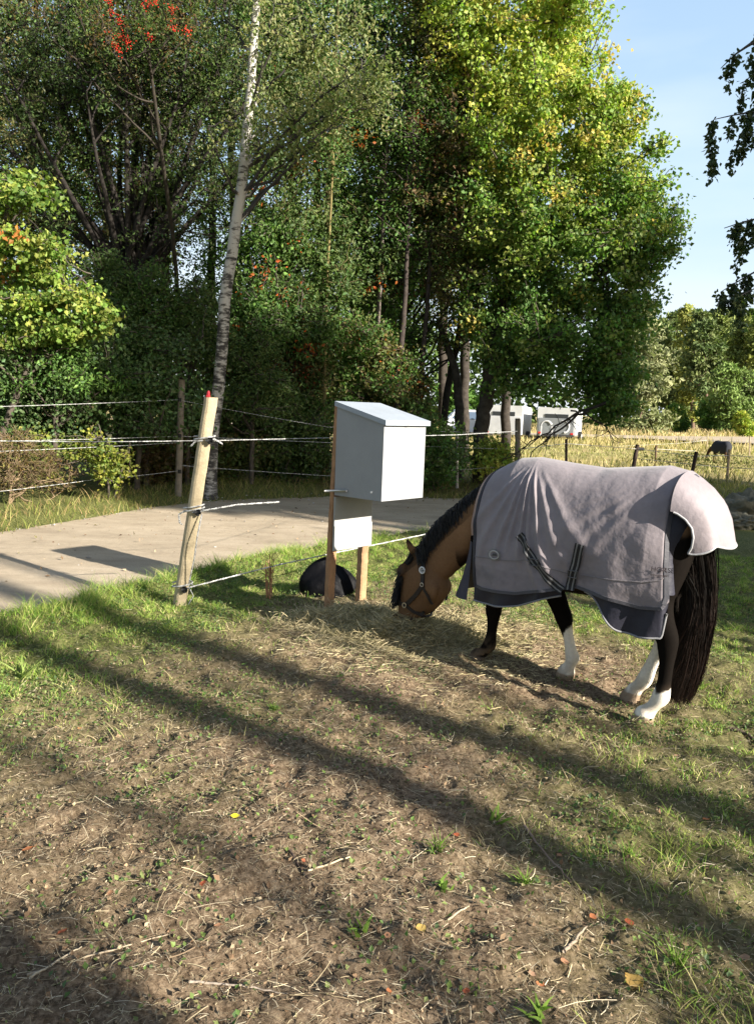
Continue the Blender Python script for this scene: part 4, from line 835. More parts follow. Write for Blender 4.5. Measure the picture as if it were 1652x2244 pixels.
# head: poll to muzzle
hb.add(*ringloft([((1.09, .735), (.96, .63), .045), ((1.15, .672), (.92, .56), .085), ((1.20, .605), (.905, .50), .102), ((1.238, .55), (.905, .44), .108), ((1.262, .47), (.935, .375), .1), ((1.278, .39), (.98, .315), .082), ((1.286, .32), (1.035, .272), .066), ((1.29, .26), (1.085, .235), .058),
    ((1.292, .215), (1.12, .19), .058), ((1.286, .175), (1.14, .145), .054), ((1.255, .14), (1.175, .125), .035)], 28, pw=2.25))
for sg in (-1, 1):
    hb.add(*limb([(.985, sg * .05, .54, .03, .02), (.995, sg * .08, .49, .07, .03), (1.0, sg * .083, .43, .07, .028), (1.01, sg * .06, .37, .04, .02)], 14))   # cheek
    hb.add(*limb([(1.20, sg * .075, .60, .02, .015), (1.215, sg * .094, .565, .035, .022), (1.23, sg * .092, .53, .03, .018), (1.24, sg * .08, .50, .015, .012)], 12))  # brow
    hb.add(*limb([(1.10, sg * .085, .50, .012, .01), (1.16, sg * .083, .42, .014, .012), (1.2, sg * .068, .35, .012, .01)], 10))  # facial crest
    hb.add(*limb([(1.285, sg * .05, .235, .01, .012), (1.29, sg * .053, .21, .02, .014), (1.28, sg * .045, .185, .012, .01)], 10))  # nostril wing
# legs  (s, l, z, fore-aft radius, side radius)
LEG = {
 'hind_near': [(-.46, .12, 1.05, .20, .10), (-.45, .15, .85, .175, .1), (-.50, .17, .70, .12, .075), (-.565, .19, .585, .07, .05), (-.62, .20, .49, .052, .038), (-.628, .205, .44, .045, .036), (-.632, .21, .36, .034, .028), (-.63, .215, .26, .031, .026), (-.625, .22, .195, .038, .033), (-.618, .22, .165, .04, .035), (-.588, .225, .115, .03, .03), (-.565, .228, .08, .036, .036), (-.552, .23, .062, .046, .044), (-.535, .23, .025, .055, .05), (-.528, .23, -.005, .06, .054)],
 'hind_far': [(-.44, -.12, 1.05, .20, .10), (-.42, -.14, .85, .175, .1), (-.44, -.14, .70, .12, .075), (-.49, -.12, .585, .07, .05), (-.525, -.11, .49, .052, .038), (-.52, -.105, .44, .045, .036), (-.49, -.1, .34, .034, .028), (-.455, -.095, .24, .031, .026), (-.43, -.09, .16, .038, .033), (-.415, -.09, .125, .038, .034), (-.39, -.085, .09, .032, .03), (-.375, -.085, .07, .038, .036), (-.365, -.08, .05, .046, .044), (-.352, -.08, .02, .055, .05), (-.347, -.08, -.005, .06, .054)],
 'fore_near': [(.40, .12, .98, .13, .07), (.42, .115, .82, .10, .075), (.455, .1, .68, .075, .06), (.485, .08, .54, .052, .044), (.505, .065, .44, .046, .042), (.51, .06, .39, .044, .04), (.512, .055, .34, .034, .03), (.52, .05, .26, .028, .026), (.53, .045, .185, .035, .031), (.538, .045, .16, .037, .033), (.575, .04, .115, .03, .028), (.60, .04, .09, .034, .034), (.615, .038, .078, .044, .042), (.632, .036, .045, .053, .05), (.64, .036, .01, .058, .054)],
 'fore_far': [(.38, -.12, .98, .13, .07), (.35, -.12, .82, .11, .075), (.28, -.12, .68, .082, .06), (.20, -.12, .56, .06, .048), (.135, -.12, .44, .047, .042), (.112, -.12, .39, .046, .042), (.096, -.12, .34, .035, .031), (.07, -.12, .26, .028, .026), (.048, -.12, .18, .035, .031), (.04, -.12, .155, .038, .034), (.052, -.12, .115, .03, .029), (.062, -.12, .088, .036, .036), (.068, -.12, .074, .045, .043), (.078, -.12, .04, .054, .05), (.085, -.12, .012, .06, .055)]}
for k, v in LEG.items(): hb.add(*limb([(p[0], p[1], p[2], p[3] * (1.2 if .06 < p[2] < .75 else 1.04), p[4] * (1.2 if .06 < p[2] < .75 else 1.04)) for p in v], 18))
# buttock muscle
for sg in (-1, 1): hb.add(*limb([(-.6, sg * .1, 1.15, .1, .08), (-.61, sg * .13, .98, .1, .09), (-.575, sg * .16, .8, .09, .08), (-.56, sg * .18, .66, .06, .05)], 14))
# ears
for sg, tw in ((1, .02), (-1, -.02)):
    hb.add(*limb([(1.105, sg * .05, .65, .034, .026), (1.13, sg * .072, .685, .036, .02), (1.155, sg * .086, .72, .032, .015), (1.175, sg * .092, .755, .02, .011), (1.185, sg * .092, .778, .009, .007)], 12))
src = mk('horse_source', np.concatenate(hb.V), [np.concatenate(f) for f in hb.F.values()], None)
mo = src.modifiers.new('r', 'REMESH'); mo.mode = 'VOXEL'; mo.voxel_size = .0095; mo.use_smooth_shade = True
sm = src.modifiers.new('s', 'SMOOTH'); sm.factor = .5; sm.iterations = 7
dg = bpy.context.evaluated_depsgraph_get(); me = src.evaluated_get(dg).to_mesh()
n = len(me.vertices); Vh = np.empty(n * 3, np.float32); me.vertices.foreach_get('co', Vh); Vh = Vh.reshape(-1, 3)
Fq = []; 
lv = np.empty(len(me.loops), np.int32); me.loops.foreach_get('vertex_index', lv)
ls = np.empty(len(me.polygons), np.int32); lt = np.empty(len(me.polygons), np.int32); me.polygons.foreach_get('loop_start', ls); me.polygons.foreach_get('loop_total', lt)
Fh = [lv[ls[lt == k][:, None] + np.arange(k)] for k in (3, 4) if (lt == k).any()]
src.evaluated_get(dg).to_mesh_clear(); bpy.data.objects.remove(src)
# coat colours
S_, L_, Z_ = Vh[:, 0], Vh[:, 1], Vh[:, 2]
BR = np.array((.215, .12, .062)); DKc = np.array((.007, .0055, .0045)); WH = np.array((.78, .72, .62)); HOOF = np.array((.32, .24, .17)); MZ = np.array((.05, .042, .04))
nzv = fbm(S_ * 14, Z_ * 14 + L_ * 9, 31, 3) - .5
colh = BR * (1 + .35 * (fbm(S_ * 5, Z_ * 5 + L_ * 4, 33, 3) - .5))[:, None]
legs = (S_ < .8)
colh *= (1 - .28 * sstep(.85, 1.05, S_))[:, None]  # head toned darker, the half shade on it put into the coat colour
kdark = np.maximum(sstep(.80, .62, Z_ + nzv * .1), sstep(1.10, 1.0, Z_ + nzv * .1) * (S_ < -.4)) * legs; colh = colh * (1 - kdark[:, None]) + DKc * kdark[:, None]
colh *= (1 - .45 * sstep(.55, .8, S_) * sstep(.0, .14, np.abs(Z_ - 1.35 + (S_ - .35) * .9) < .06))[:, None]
def paint(mask, c): 
    global colh
    colh = colh * (1 - mask[:, None]) + c * mask[:, None]
near_h = (S_ < -.25) & (L_ > .05); far_h = (S_ < -.2) & (L_ <= .05); ff_ = (S_ > -.1) & (S_ < .3) & (L_ < -.02); fn_ = (S_ > .4) & (S_ < .8)
paint(sstep(.255, .235, Z_ + nzv * .22 + .35 * (S_ + .63)) * near_h, WH); paint(sstep(.40, .37, Z_ + nzv * .1) * far_h, WH); paint(sstep(.315, .295, Z_ + nzv * .2 + .3 * (S_ - .08)) * ff_, WH)
for mk_, ss in ((near_h, -.535), (far_h, -.355), (ff_, .075)): paint(sstep(.062, .052, Z_ + (.3 * (ss - S_)) * .3) * mk_, HOOF)
paint(sstep(.085, .075, Z_) * fn_, np.array((.12, .1, .085)))
mz = (S_ > 1.0) & (Z_ < .33); paint(sstep(.25, .19, Z_ + nzv * .05) * mz, MZ)
ey = np.exp(-(((S_ - 1.215) / .03) ** 2 + ((Z_ - .55) / .025) ** 2)); paint(np.clip(ey, 0, 1) * (S_ > 1) * .8, MZ)
for sg in (1, -1): paint(np.exp(-(((S_ - 1.273) / .011) ** 2 + ((Z_ - .205) / .016) ** 2)) * (L_ * sg > 0) * (S_ > 1.1), np.array((.004, .004, .004)))
earm = (S_ > 1.12) & (Z_ > .70); paint(sstep(.73, .76, Z_) * earm * .8, DKc)
dirt = sstep(.28, .02, Z_) * sstep(.36, .56, fbm(S_ * 22, Z_ * 22 + L_ * 17, 37, 4)) * .6; paint(dirt * (S_ < .9), np.array((.24, .17, .11)))
horse = thing('horse', 'buckskin pony with black legs and white socks, in a grey rug, eating hay', 'horse', HO)
M_coat = vcmat('horse_coat', .8, .04, nscale=60, namt=.14, bump=.12, bscale=220)
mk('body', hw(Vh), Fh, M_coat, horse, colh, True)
# eyes
for sg in (1, -1):
    mb = MB(); c_ = np.array((1.205, sg * .092, .553)); u = np.linspace(0, np.pi, 9); v = np.linspace(0, 2 * np.pi, 12, endpoint=False)
    V = [c_ + .016 * np.array([math.sin(a) * math.cos(b_), math.cos(a), math.sin(a) * math.sin(b_) * .8]) for a in u for b_ in v]
    mb.add(hw(np.array(V)), np.array([[i * 12 + j, i * 12 + (j + 1) % 12, i * 12 + 12 + (j + 1) % 12, i * 12 + 12 + j] for i in range(8) for j in range(12)]), (.01, .006, .004))
    mb.build('eye', vcmat('eye_gloss', .08, .6), horse, smooth=True)
# hair
def hairs(name, roots, tips, width, cols, seed, bulge=.03, seg=9, grav=0., wav=.012, label=None):
    rng = np.random.default_rng(seed); n = len(roots); t_ = np.linspace(0, 1, seg)
    mid = (roots + tips) / 2 + rng.normal(0, bulge, (n, 3)); P = bez(roots, mid, tips, seg)
    P = P + (np.sin(t_ * 9 + rng.random(n)[:, None] * 6)[..., None] * rng.normal(0, wav, (n, 1, 3))) * t_[None, :, None]
    W_ = width * rng.uniform(.6, 1.4, n)[:, None] * (1 - .85 * t_[None] ** 2)
    d = tips - roots; sd = np.cross(d, unit(n, rng)); sd /= np.linalg.norm(sd, axis=1, keepdims=True) + 1e-9
    V, F = strips(P, W_, np.repeat(sd[:, None], seg, 1))
    cc = np.array(cols)[rng.integers(0, len(cols), n)] * rng.uniform(.6, 1.5, (n, 1))
    c = np.repeat(cc, seg * 2, 0)
    return mk(name, hw(V), F, M_hair, horse, c, label=label)
rng = np.random.default_rng(9)
crest = np.array([(.50, 1.29), (.62, 1.21), (.74, 1.12), (.86, 1.02), (.97, .925), (1.06, .805), (1.11, .72)])
def cr_at(t_): x = t_ * (len(crest) - 1); return np.stack([np.interp(x, range(len(crest)), crest[:, 0]), np.interp(x, range(len(crest)), crest[:, 1])], -1)
n = 4200; t_ = rng.random(n); c2 = cr_at(t_); side = rng.choice([1, 1, 1, -1], n)
nrm = np.array([.66, .75]); r3 = np.stack([c2[:, 0] - nrm[0] * .012, rng.normal(0, .014, n), c2[:, 1] - nrm[1] * .012], -1)
ln = rng.uniform(.5, 1.1, n) * .14
r3m = r3 + np.stack([np.full(n, .01), side * .03, np.full(n, .02)], -1)
tips_ = np.stack([c2[:, 0] - .35 * ln + rng.normal(.0, .012, n), side * (.088 + .02 * rng.random(n)), c2[:, 1] - .85 * ln + rng.normal(0, .012, n)], -1)
BK = [(.012, .011, .011), (.02, .018, .017), (.007, .007, .008)]
def hairs3(name, A, B, Cc, width, cols, seed, wav=.008, seg=9):
    rng = np.random.default_rng(seed); n = len(A); P = bez(A, B, Cc, seg); t2 = np.linspace(0, 1, seg)
    P = P + (np.sin(t2 * 8 + rng.random(n)[:, None] * 6)[..., None] * rng.normal(0, wav, (n, 1, 3))) * t2[None, :, None]
    W_ = width * rng.uniform(.6, 1.4, n)[:, None] * (1 - .8 * t2[None] ** 2)
    sd = np.cross(Cc - A, unit(n, rng) * .5 + np.array([0, 1., 0])); sd /= np.linalg.norm(sd, axis=1, keepdims=True) + 1e-9
    V, F = strips(P, W_, np.repeat(sd[:, None], seg, 1)); cc = np.array(cols)[rng.integers(0, len(cols), n)] * rng.uniform(.6, 1.5, (n, 1))
    c = np.repeat(cc, seg * 2, 0).reshape(n, seg, 2, 3)
    if name == 'tail': k = np.clip((t2 - .3) / .55, 0, 1)[None, :, None, None] * rng.random((n, 1, 1, 1)); c = c * (1 - k) + np.array((.03, .014, .009)) * k
    return mk(name, hw(V), F, M_hair, horse, c.reshape(-1, 3))
hairs3('mane', r3, r3 + np.stack([np.full(n, .022), side * .075, np.full(n, .028)], -1), tips_, .0045, BK, 1)
# forelock falling down the face
n = 1500; a_ = np.stack([rng.uniform(1.09, 1.15, n), rng.normal(0, .03, n), rng.uniform(.685, .725, n)], -1); ln = rng.uniform(.35, 1, n)
q = np.linspace(0, 1, 2)
e_ = np.stack([1.185 + .102 * ln + rng.normal(0, .012, n), rng.normal(.05, .035, n), .70 - .43 * ln], -1)
hairs3('forelock', a_, np.stack([1.195 + .045 * ln, rng.normal(.03, .035, n), .65 - .10 * ln], -1), e_, .005, BK, 2)
# tail
n = 11000; th = rng.random(n) * 6.283; rr = np.sqrt(rng.random(n))
A_ = np.stack([-.64 + rng.normal(0, .025, n) - .02, rng.normal(0, .055, n), rng.uniform(.85, 1.16, n)], -1)
ln = rng.uniform(.35, 1, n) ** .6; bot = 1.0 - .93 * ln
wd_ = .13 * (1 - .5 * ln)
Cc = np.stack([-.69 + .04 * ln + np.cos(th) * rr * wd_, np.sin(th) * rr * wd_ * .9 + .01, bot + .015], -1)
Bm = np.stack([-.765 + np.cos(th) * rr * .105, np.sin(th) * rr * .12, .82 - .3 * ln], -1)
hairs3('tail', A_, Bm, Cc, .0017, [(.009, .008, .007), (.014, .01, .008), (.012, .008, .006)], 3, wav=.012, seg=13)

# ------------------------------------------------------------------ the rug
def rugP(u, v, sg=1, off=0.):
    """u 0 neck edge .. 1 tail edge, v 0 spine .. 1 hem"""
    u = np.asarray(u, float); v = np.asarray(v, float)
    us = [0, .06, .14, .26, .42, .58, .72, .86, .95, 1]
    st = np.interp(u, us, [.545, .48, .40, .27, .06, -.14, -.32, -.50, -.60, -.655]); zt = np.interp(u, us, [1.292, 1.335, 1.375, 1.388, 1.368, 1.355, 1.375, 1.395, 1.375, 1.338])
    sh = np.interp(u, us, [.565, .50, .40, .24, .06, -.12, -.30, -.49, -.605, -.632]); zh = np.interp(u, us, [.575, .57, .575, .59, .64, .69, .665, .64, .655, .70])
    wm = np.interp(u, us, [.2, .235, .26, .285, .30, .30, .30, .295, .275, .25])
    lf = 1 - (1 - np.clip(v, 0, 1)) ** 2.6; zf_ = v ** (1.75 - .15 * np.exp(-((u - .2) / .15) ** 2))
    l = wm * lf; z = zt + (zh - zt) * zf_
    s = st + (sh - st) * v + np.where(u < .12, .055 * np.sin(np.pi * v) * (1 - u / .12), 0) + np.where(u > .85, .05 * np.sin(np.pi * v) * (u - .85) / .15, 0)
    # folds
    du = s - .27; dz = 1.40 - z; ang = np.arctan2(du, np.maximum(dz, .02)); r_ = np.hypot(du, dz)
    f = 0
    wv = .035 * np.sin(r_ * 9)
    for a_, wdt, am, r0_, r1_ in ((.62, .07, .016, .15, .62), (.40, .05, .014, .18, .8), (.20, .045, .02, .1, .62), (.07, .035, .018, .12, .55), (-.08, .035, .022, .08, .6), (-.2, .04, .02, .15, .75), (-.34, .045, .022, .1, .7), (-.52, .06, .014, .2, .8), (-.75, .07, .010, .2, .7)):
        f = f + am * np.exp(-((ang + wv - a_) / wdt) ** 2) * sstep(r0_ * .4, r0_ + .1, r_) * sstep(r1_ + .12, r1_ - .1, r_)
    # soft drapes coming off the croup towards the belly strap
    du2 = s + .50; dz2 = 1.36 - z; ang2 = np.arctan2(du2, np.maximum(dz2, .01)); r2 = np.hypot(du2, dz2)
    for a_, wdt, am in ((.55, .08, .005), (.75, .065, .006), (.93, .06, .005), (1.08, .05, .004), (.35, .09, .004)):
        f = f + am * np.exp(-((ang2 + .03 * np.sin(r2 * 11) - a_) / wdt) ** 2) * sstep(.12, .3, r2) * sstep(.78, .5, r2)
    f = f + .012 * (fbm(s * 4 + 3, z * 4 + sg * 7, 71, 3) - .5) * 2 + .004 * (fbm(s * 13, z * 9 + sg * 5, 73, 2) - .5) * 2
    # hem flutes, pull of the straps
    f = f + .010 * np.sin(s * 19 + 1.2) * sstep(.7, 1, v) - .03 * np.exp(-(((s + .08) / .13) ** 2 + ((z - .72) / .12) ** 2)) + .02 * sstep(.6, 1, v) * sstep(.35, .0, u)
    f = f * sstep(0, .16, v) + off
    # normal is mostly sideways, upwards near the spine
    nz_ = np.clip(1 - lf, 0, 1); nl = np.clip(lf + .0, .0, 1)
    l = (l + f * nl) * sg; z = z + f * nz_
    return np.stack([s, l, z], -1)
nu, nv = 240, 150
def rugpanel(name, u0, u1, v0, v1, nu, nv, mat, col, off=0., both=True, parent=None, colfn=None, sgs=(1,)):
    U = np.linspace(u0, u1, nu); mb = MB()
    if both:
        vv = np.linspace(-v1, v1, 2 * nv - 1); UU, VV = np.meshgrid(U, vv, indexing='ij'); P = np.where((VV < 0)[..., None], rugP(UU, -VV, -1, off), rugP(UU, VV, 1, off)); m = 2 * nv - 1
    else:
        vv = np.linspace(v0, v1, nv); UU, VV = np.meshgrid(U, vv, indexing='ij'); P = rugP(UU, VV, sgs[0], off); m = nv
    i = (np.arange(nu - 1)[:, None] * m + np.arange(m - 1)[None]).ravel(); F = np.stack([i, i + 1, i + m + 1, i + m], -1)
    c = np.tile(col, (nu * m, 1)) if colfn is None else colfn(P.reshape(-1, 3))
    return mk(name, hw(P.reshape(-1, 3)), F, mat, parent or horse, c, True, origin=np.array(horse.location))
def clothmat(name, rough, bump, scale, sheen=.2, transl=0, spec=.3):
    m, t, b = newmat(name); N = t.nodes; K_ = t.links.new
    a = N.new('ShaderNodeAttribute'); a.attribute_name = 'col'; co = N.new('ShaderNodeTexCoord')
    z = N.new('ShaderNodeTexNoise'); z.inputs['Scale'].default_value = 7; z.inputs['Detail'].default_value = 7; z.inputs['Roughness'].default_value = .7; K_(co.outputs['Object'], z.inputs[0])
    mr = N.new('ShaderNodeMapRange'); mr.inputs['From Min'].default_value = .3; mr.inputs['From Max'].default_value = .7; mr.inputs['To Min'].default_value = .86; mr.inputs['To Max'].default_value = 1.1; K_(z.outputs[0], mr.inputs[0])
    v = N.new('ShaderNodeVectorMath'); v.operation = 'SCALE'; K_(a.outputs['Color'], v.inputs[0]); K_(mr.outputs[0], v.inputs['Scale']); K_(v.outputs[0], b.inputs['Base Color'])
    b.inputs['Roughness'].default_value = rough; b.inputs['Sheen Weight'].default_value = sheen; b.inputs['Specular IOR Level'].default_value = spec
    z2 = N.new('ShaderNodeTexNoise'); z2.inputs['Scale'].default_value = scale; z2.inputs['Detail'].default_value = 3; K_(co.outputs['Object'], z2.inputs[0])
    bp = N.new('ShaderNodeBump'); bp.inputs['Strength'].default_value = bump; bp.inputs['Distance'].default_value = .01; K_(z2.outputs[0], bp.inputs['Height']); K_(bp.outputs[0], b.inputs['Normal'])
    return m
M_rug = clothmat('rug_fabric', .7, .35, 30)
M_lining = clothmat('rug_lining', .55, .3, 30, spec=.3, sheen=.05)
M_darkcoat = vcmat('dark_coat', .9, .1)
RUGC = np.array((.23, .2, .212))
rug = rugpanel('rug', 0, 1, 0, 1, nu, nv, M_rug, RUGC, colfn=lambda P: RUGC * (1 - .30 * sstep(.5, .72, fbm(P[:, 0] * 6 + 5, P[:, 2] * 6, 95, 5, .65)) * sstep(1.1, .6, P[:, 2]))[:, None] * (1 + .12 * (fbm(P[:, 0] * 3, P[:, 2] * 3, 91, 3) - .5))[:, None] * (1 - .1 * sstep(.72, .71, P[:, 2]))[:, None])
RLIN = rugpanel('inner_lining', 0, 1, 0, 1, 90, 60, M_lining, (.03, .03, .04), off=-.012, parent=rug)
RLIN.location = (0, 0, 0)
NAVY = (.022, .022, .034); GREYB = (.2, .2, .21)
def band(name, uv, w_, col, off, mat, sgs=(1, -1), wdir='auto', cols=None):
    """flat strip laid on the rug along a polyline in (u, v)"""
    mb = MB()
    for sg in sgs:
        q = np.array(uv, float); d = np.concatenate([[0], np.cumsum(np.linalg.norm(np.diff(q, axis=0), axis=1))]); t_ = np.linspace(0, d[-1], 70); Uq = np.interp(t_, d, q[:, 0]); Vq = np.interp(t_, d, q[:, 1])
        P = rugP(Uq, Vq, sg, off); T = np.gradient(P, axis=0); T /= np.linalg.norm(T, axis=1, keepdims=True) + 1e-9
        e = 1e-2; nrm = np.cross(rugP(Uq + e, Vq, sg) - rugP(Uq - e, Vq, sg), rugP(Uq, Vq + e, sg) - rugP(Uq, Vq - e * (Vq > e), sg)); nrm /= np.linalg.norm(nrm, axis=1, keepdims=True) + 1e-9; nrm *= np.sign(nrm[:, 1:2] * sg + 1e-9)
        sd = np.cross(T, nrm); cs = cols or [col]; m = len(cs)
        for k, c_ in enumerate(cs):
            a0_, a1_ = -1 + 2 * k / m, -1 + 2 * (k + 1) / m
            V = np.stack([P + sd * w_ * a0_, P + sd * w_ * a1_, P + sd * w_ * a1_ - nrm * .004, P + sd * w_ * a0_ - nrm * .004], 1).reshape(-1, 3); b_ = np.arange(69) * 4
            F = np.concatenate([np.stack([b_ + i_, b_ + (i_ + 1) % 4, b_ + 4 + (i_ + 1) % 4, b_ + 4 + i_], -1) for i_ in range(4)]); mb.add(hw(V), F, c_)
    return mb.build(name, mat, rug, origin=np.array([0, 0, 0]))
def sub(o):  # children of the rug: the rug's own origin sits at the horse origin, keep coordinates local to it
    o.location = (-HO[0], -HO[1], -HO[2]); return o
sub(band('binding', [(.008, 0), (.008, 1)], .011, NAVY, .006, M_lining)); sub(band('binding', [(.99, 0), (.99, .97), (.97, .99)], .012, (.05, .05, .06), .007, M_lining)); sub(band('binding', [(.0, .995), (.98, .995)], .009, (.07, .068, .08), .005, M_lining))
sub(band('seam', [(.0, .84), (.3, .835), (.55, .93)], .0025, (.17, .15, .155), .004, M_rug)); sub(band('seam', [(.6, .93), (1, .86)], .0025, (.17, .15, .155), .004, M_rug))
_U, _V = np.meshgrid(np.linspace(0, 1, 220), np.linspace(.1, 1.02, 220), indexing='ij'); _P = rugP(_U, _V, 1)
def rug_uv(s, z, sg=1):
    U, V_, P = _U, _V, _P; k = np.argmin((P[..., 0] - s) ** 2 + (P[..., 2] - z) ** 2); return U.ravel()[k], V_.ravel()[k]
SC = [(.012, .012, .014), (.16, .16, .16), (.012, .012, .014), (.012, .012, .014), (.16, .16, .16), (.012, .012, .014)]
st1 = [rug_uv(.245, .945), rug_uv(.19, .875), rug_uv(.127, .80), rug_uv(.055, .74), rug_uv(-.02, .68), rug_uv(-.05, .668)]
st2 = [rug_uv(-.14, .945), rug_uv(-.115, .82), rug_uv(-.09, .70), rug_uv(-.088, .675)]
sub(band('surcingle_strap', st1, .025, None, .012, M_lining, (1,), cols=SC)); sub(band('surcingle_strap', st2, .026, None, .014, M_lining, (1,), cols=SC))
for (s0, z0) in ((.13, .80), (-.105, .77)):
    u_, v_ = rug_uv(s0, z0); c_ = rugP(u_, v_, 1, .02); mb = MB(); q = .027
    for a, b_ in (((-q, q), (q, q)), ((q, q), (q, -q)), ((q, -q), (-q, -q)), ((-q, -q), (-q, q))): mb.tube([hw(c_ + (a[0], 0, a[1] * .7)), hw(c_ + (b_[0], 0, b_[1] * .7))], .003, 6, col=(.12, .12, .12))
    sub(mb.build('buckle', vcmat('buckle_metal', .35, .5, metal=.6), rug, origin=np.array([0, 0, 0])))
# round emblem on the shoulder
u_, v_ = rug_uv(.405, .80); mb = MB(); c_ = rugP(u_, v_, 1, .008)
for ra, rb, cc in ((.030, .020, (.42, .42, .40)), (.042, .036, (.2, .2, .19))):
    th = np.linspace(0, 6.283, 33); P = c_ + np.stack([np.cos(th) * ra, 0 * th, np.sin(th) * ra * .82], -1); mb.tube(hw(P), .004 if ra < .035 else .002, 6, cap=False, col=cc)
mb.add(hw(c_ + np.array([(-.017, -.004, -.006), (.017, -.004, -.006), (.012, -.004, .008), (-.012, -.004, .008)])), np.array([[0, 1, 2, 3]]), (.08, .08, .08)); sub(mb.build('emblem', M_plain, rug, origin=np.array([0, 0, 0])))
# printed lettering and star near the tail edge
def lettering(txt, s0, z0, size, name='lettering'):
    cu = bpy.data.curves.new(name, 'FONT'); cu.body = txt; cu.size = size; cu.extrude = .0006; o = bpy.data.objects.new(name, cu); COL.objects.link(o)
    d2 = bpy.context.evaluated_depsgraph_get(); m2 = bpy.data.meshes.new_from_object(o.evaluated_get(d2)); bpy.data.objects.remove(o)
    V = np.array([v.co[:] for v in m2.vertices]); F3 = [tuple(p.vertices) for p in m2.polygons]
    s_ = s0 - V[:, 0]; z_ = z0 + V[:, 1]; uu, vv_ = rug_uv(s0 - .03, z0); P = rugP(uu, vv_, 1, .004); out = np.stack([s_, np.zeros(len(V)), z_], -1)
    for k in range(len(V)): a_, b_ = rug_uv(s_[k], z_[k]); out[k, 1] = rugP(a_, b_, 1, .010)[1]
    ks = sorted(set(len(f) for f in F3)); return sub(mk(name, hw(out), [np.array([f for f in F3 if len(f) == k]) for k in ks], M_plain, rug, np.tile((.07, .055, .06), (len(V), 1)), origin=np.array([0, 0, 0])))
lettering('HORSE', -.535, .855, .036); lettering('equipment', -.535, .832, .02)
# dark lining hanging below the hem: front bib and rear panel
mb = MB()
def drop(u0, u1, prof, inset, col, name, sgs=(1, -1), edge=True, n=50, dshift=0.):
    """fabric that continues below the hem; prof(t) gives its depth"""
    mb = MB(); eb = MB()
    for sg in sgs:
        t_ = np.linspace(0, 1, n); top = rugP(u0 + (u1 - u0) * t_, np.full(n, .97), sg, -.012); dep = np.array([prof(a) for a in t_]); rows = []
        for k in range(12):
            q = k / 11; P = top.copy(); P[:, 2] -= dep * q; P[:, 1] -= sg * inset * q; P[:, 1] += sg * .012 * np.sin(t_ * 17 + q * 2) * q; P[:, 0] += dshift * q * t_; rows.append(P)
        G = np.stack(rows, 1); i = (np.arange(n - 1)[:, None] * 12 + np.arange(11)[None]).ravel(); mb.add(hw(G.reshape(-1, 3)), np.stack([i, i + 1, i + 13, i + 12], -1), col)
        if edge: eb.tube(hw(G[:, -1]), .006, 6, col=(.22, .22, .23))
    o = mb.build(name, M_lining, rug, smooth=True, origin=np.array([0, 0, 0])); sub(o)
    if edge: sub(eb.build('binding', M_lining, rug, smooth=True, origin=np.array([0, 0, 0])))
drop(.0, .5, lambda t: .12 + .02 * math.sin(math.pi * min(1, t * 1.1 + .12)) - .045 * t, .01, NAVY, 'front_lining')
drop(.62, .995, lambda t: .04 + .155 * float(sstep(.0, .45, t)) - .10 * float(sstep(.9, 1, t)) ** 1.0, .0, NAVY, 'rear_lining')
# chest closure wrapping round the front
th = np.linspace(-1, 1, 41); mb = MB(); G = []
for q in np.linspace(0, 1, 22):
    z_ = .86 - .36 * q; w_ = .195 + .035 * q; fx = .60 + .02 * (1 - q) + (.03 + .16 * q ** 1.4)
    G.append(np.stack([.60 - .03 * q + (fx - .58) * np.cos(th * 1.45) ** .8, w_ * np.sin(th * 1.5) / math.sin(1.5) , z_ + .02 * np.cos(th * 3) - .045 * q * (1 - np.abs(th)) + .04 * (1 - np.abs(th)) * (1 - q)], -1))
G = np.array(G); m = 41; i = (np.arange(21)[:, None] * m + np.arange(m - 1)[None]).ravel(); mb.add(hw(G.reshape(-1, 3)), np.stack([i, i + 1, i + m + 1, i + m], -1), (.035, .034, .055)); sub(mb.build('chest_flap', M_lining, rug, smooth=True, origin=np.array([0, 0, 0])))
# pale inner collar lining at the neck edge
mb = MB(); vv_ = np.linspace(0, .72, 50)
for sg in (1, -1):
    P = rugP(np.zeros(50), vv_, sg, -.004); P2 = P.copy(); P2[:, 0] += .028; P2[:, 1] -= sg * .018; P2[:, 2] -= .005
    V = np.stack([P, P2], 1).reshape(-1, 3); b_ = np.arange(49) * 2; mb.add(hw(V), np.stack([b_, b_ + 1, b_ + 3, b_ + 2], -1), (.3, .2, .17))
sub(mb.build('collar_lining', M_lining, rug, smooth=True, origin=np.array([0, 0, 0])))
# tail flap: cap of fabric arching over the dock
nu2, nv2 = 60, 81; G = []
top = [(-.60, 1.375), (-.655, 1.34), (-.72, 1.29), (-.78, 1.225), (-.82, 1.15), (-.845, 1.07), (-.86, 1.005)]
top = np.array(top); tq = np.linspace(0, 1, len(top))
for a in np.linspace(0, 1, nu2):
    cs_ = np.interp(a, tq, top[:, 0]); cz = np.interp(a, tq, top[:, 1]); hwd = .265 * (1 - .18 * a); low = .34 - .05 * a
    ph = np.linspace(-1, 1, nv2); f = np.abs(ph)
    s_ = cs_ + (.16 * a ** 1.2) * f ** 1.6 ; l_ = hwd * np.sign(ph) * (1 - (1 - f) ** 2.1); z_ = cz - (.20 - .155 * a) * f ** 1.7
    z_ = z_ + .012 * np.cos(ph * 9 + a * 2) * a; s_ = s_ - .012 * np.sin(ph * 11 + 1) * a
    G.append(np.stack([s_, l_, z_], -1))
G = np.array(G)
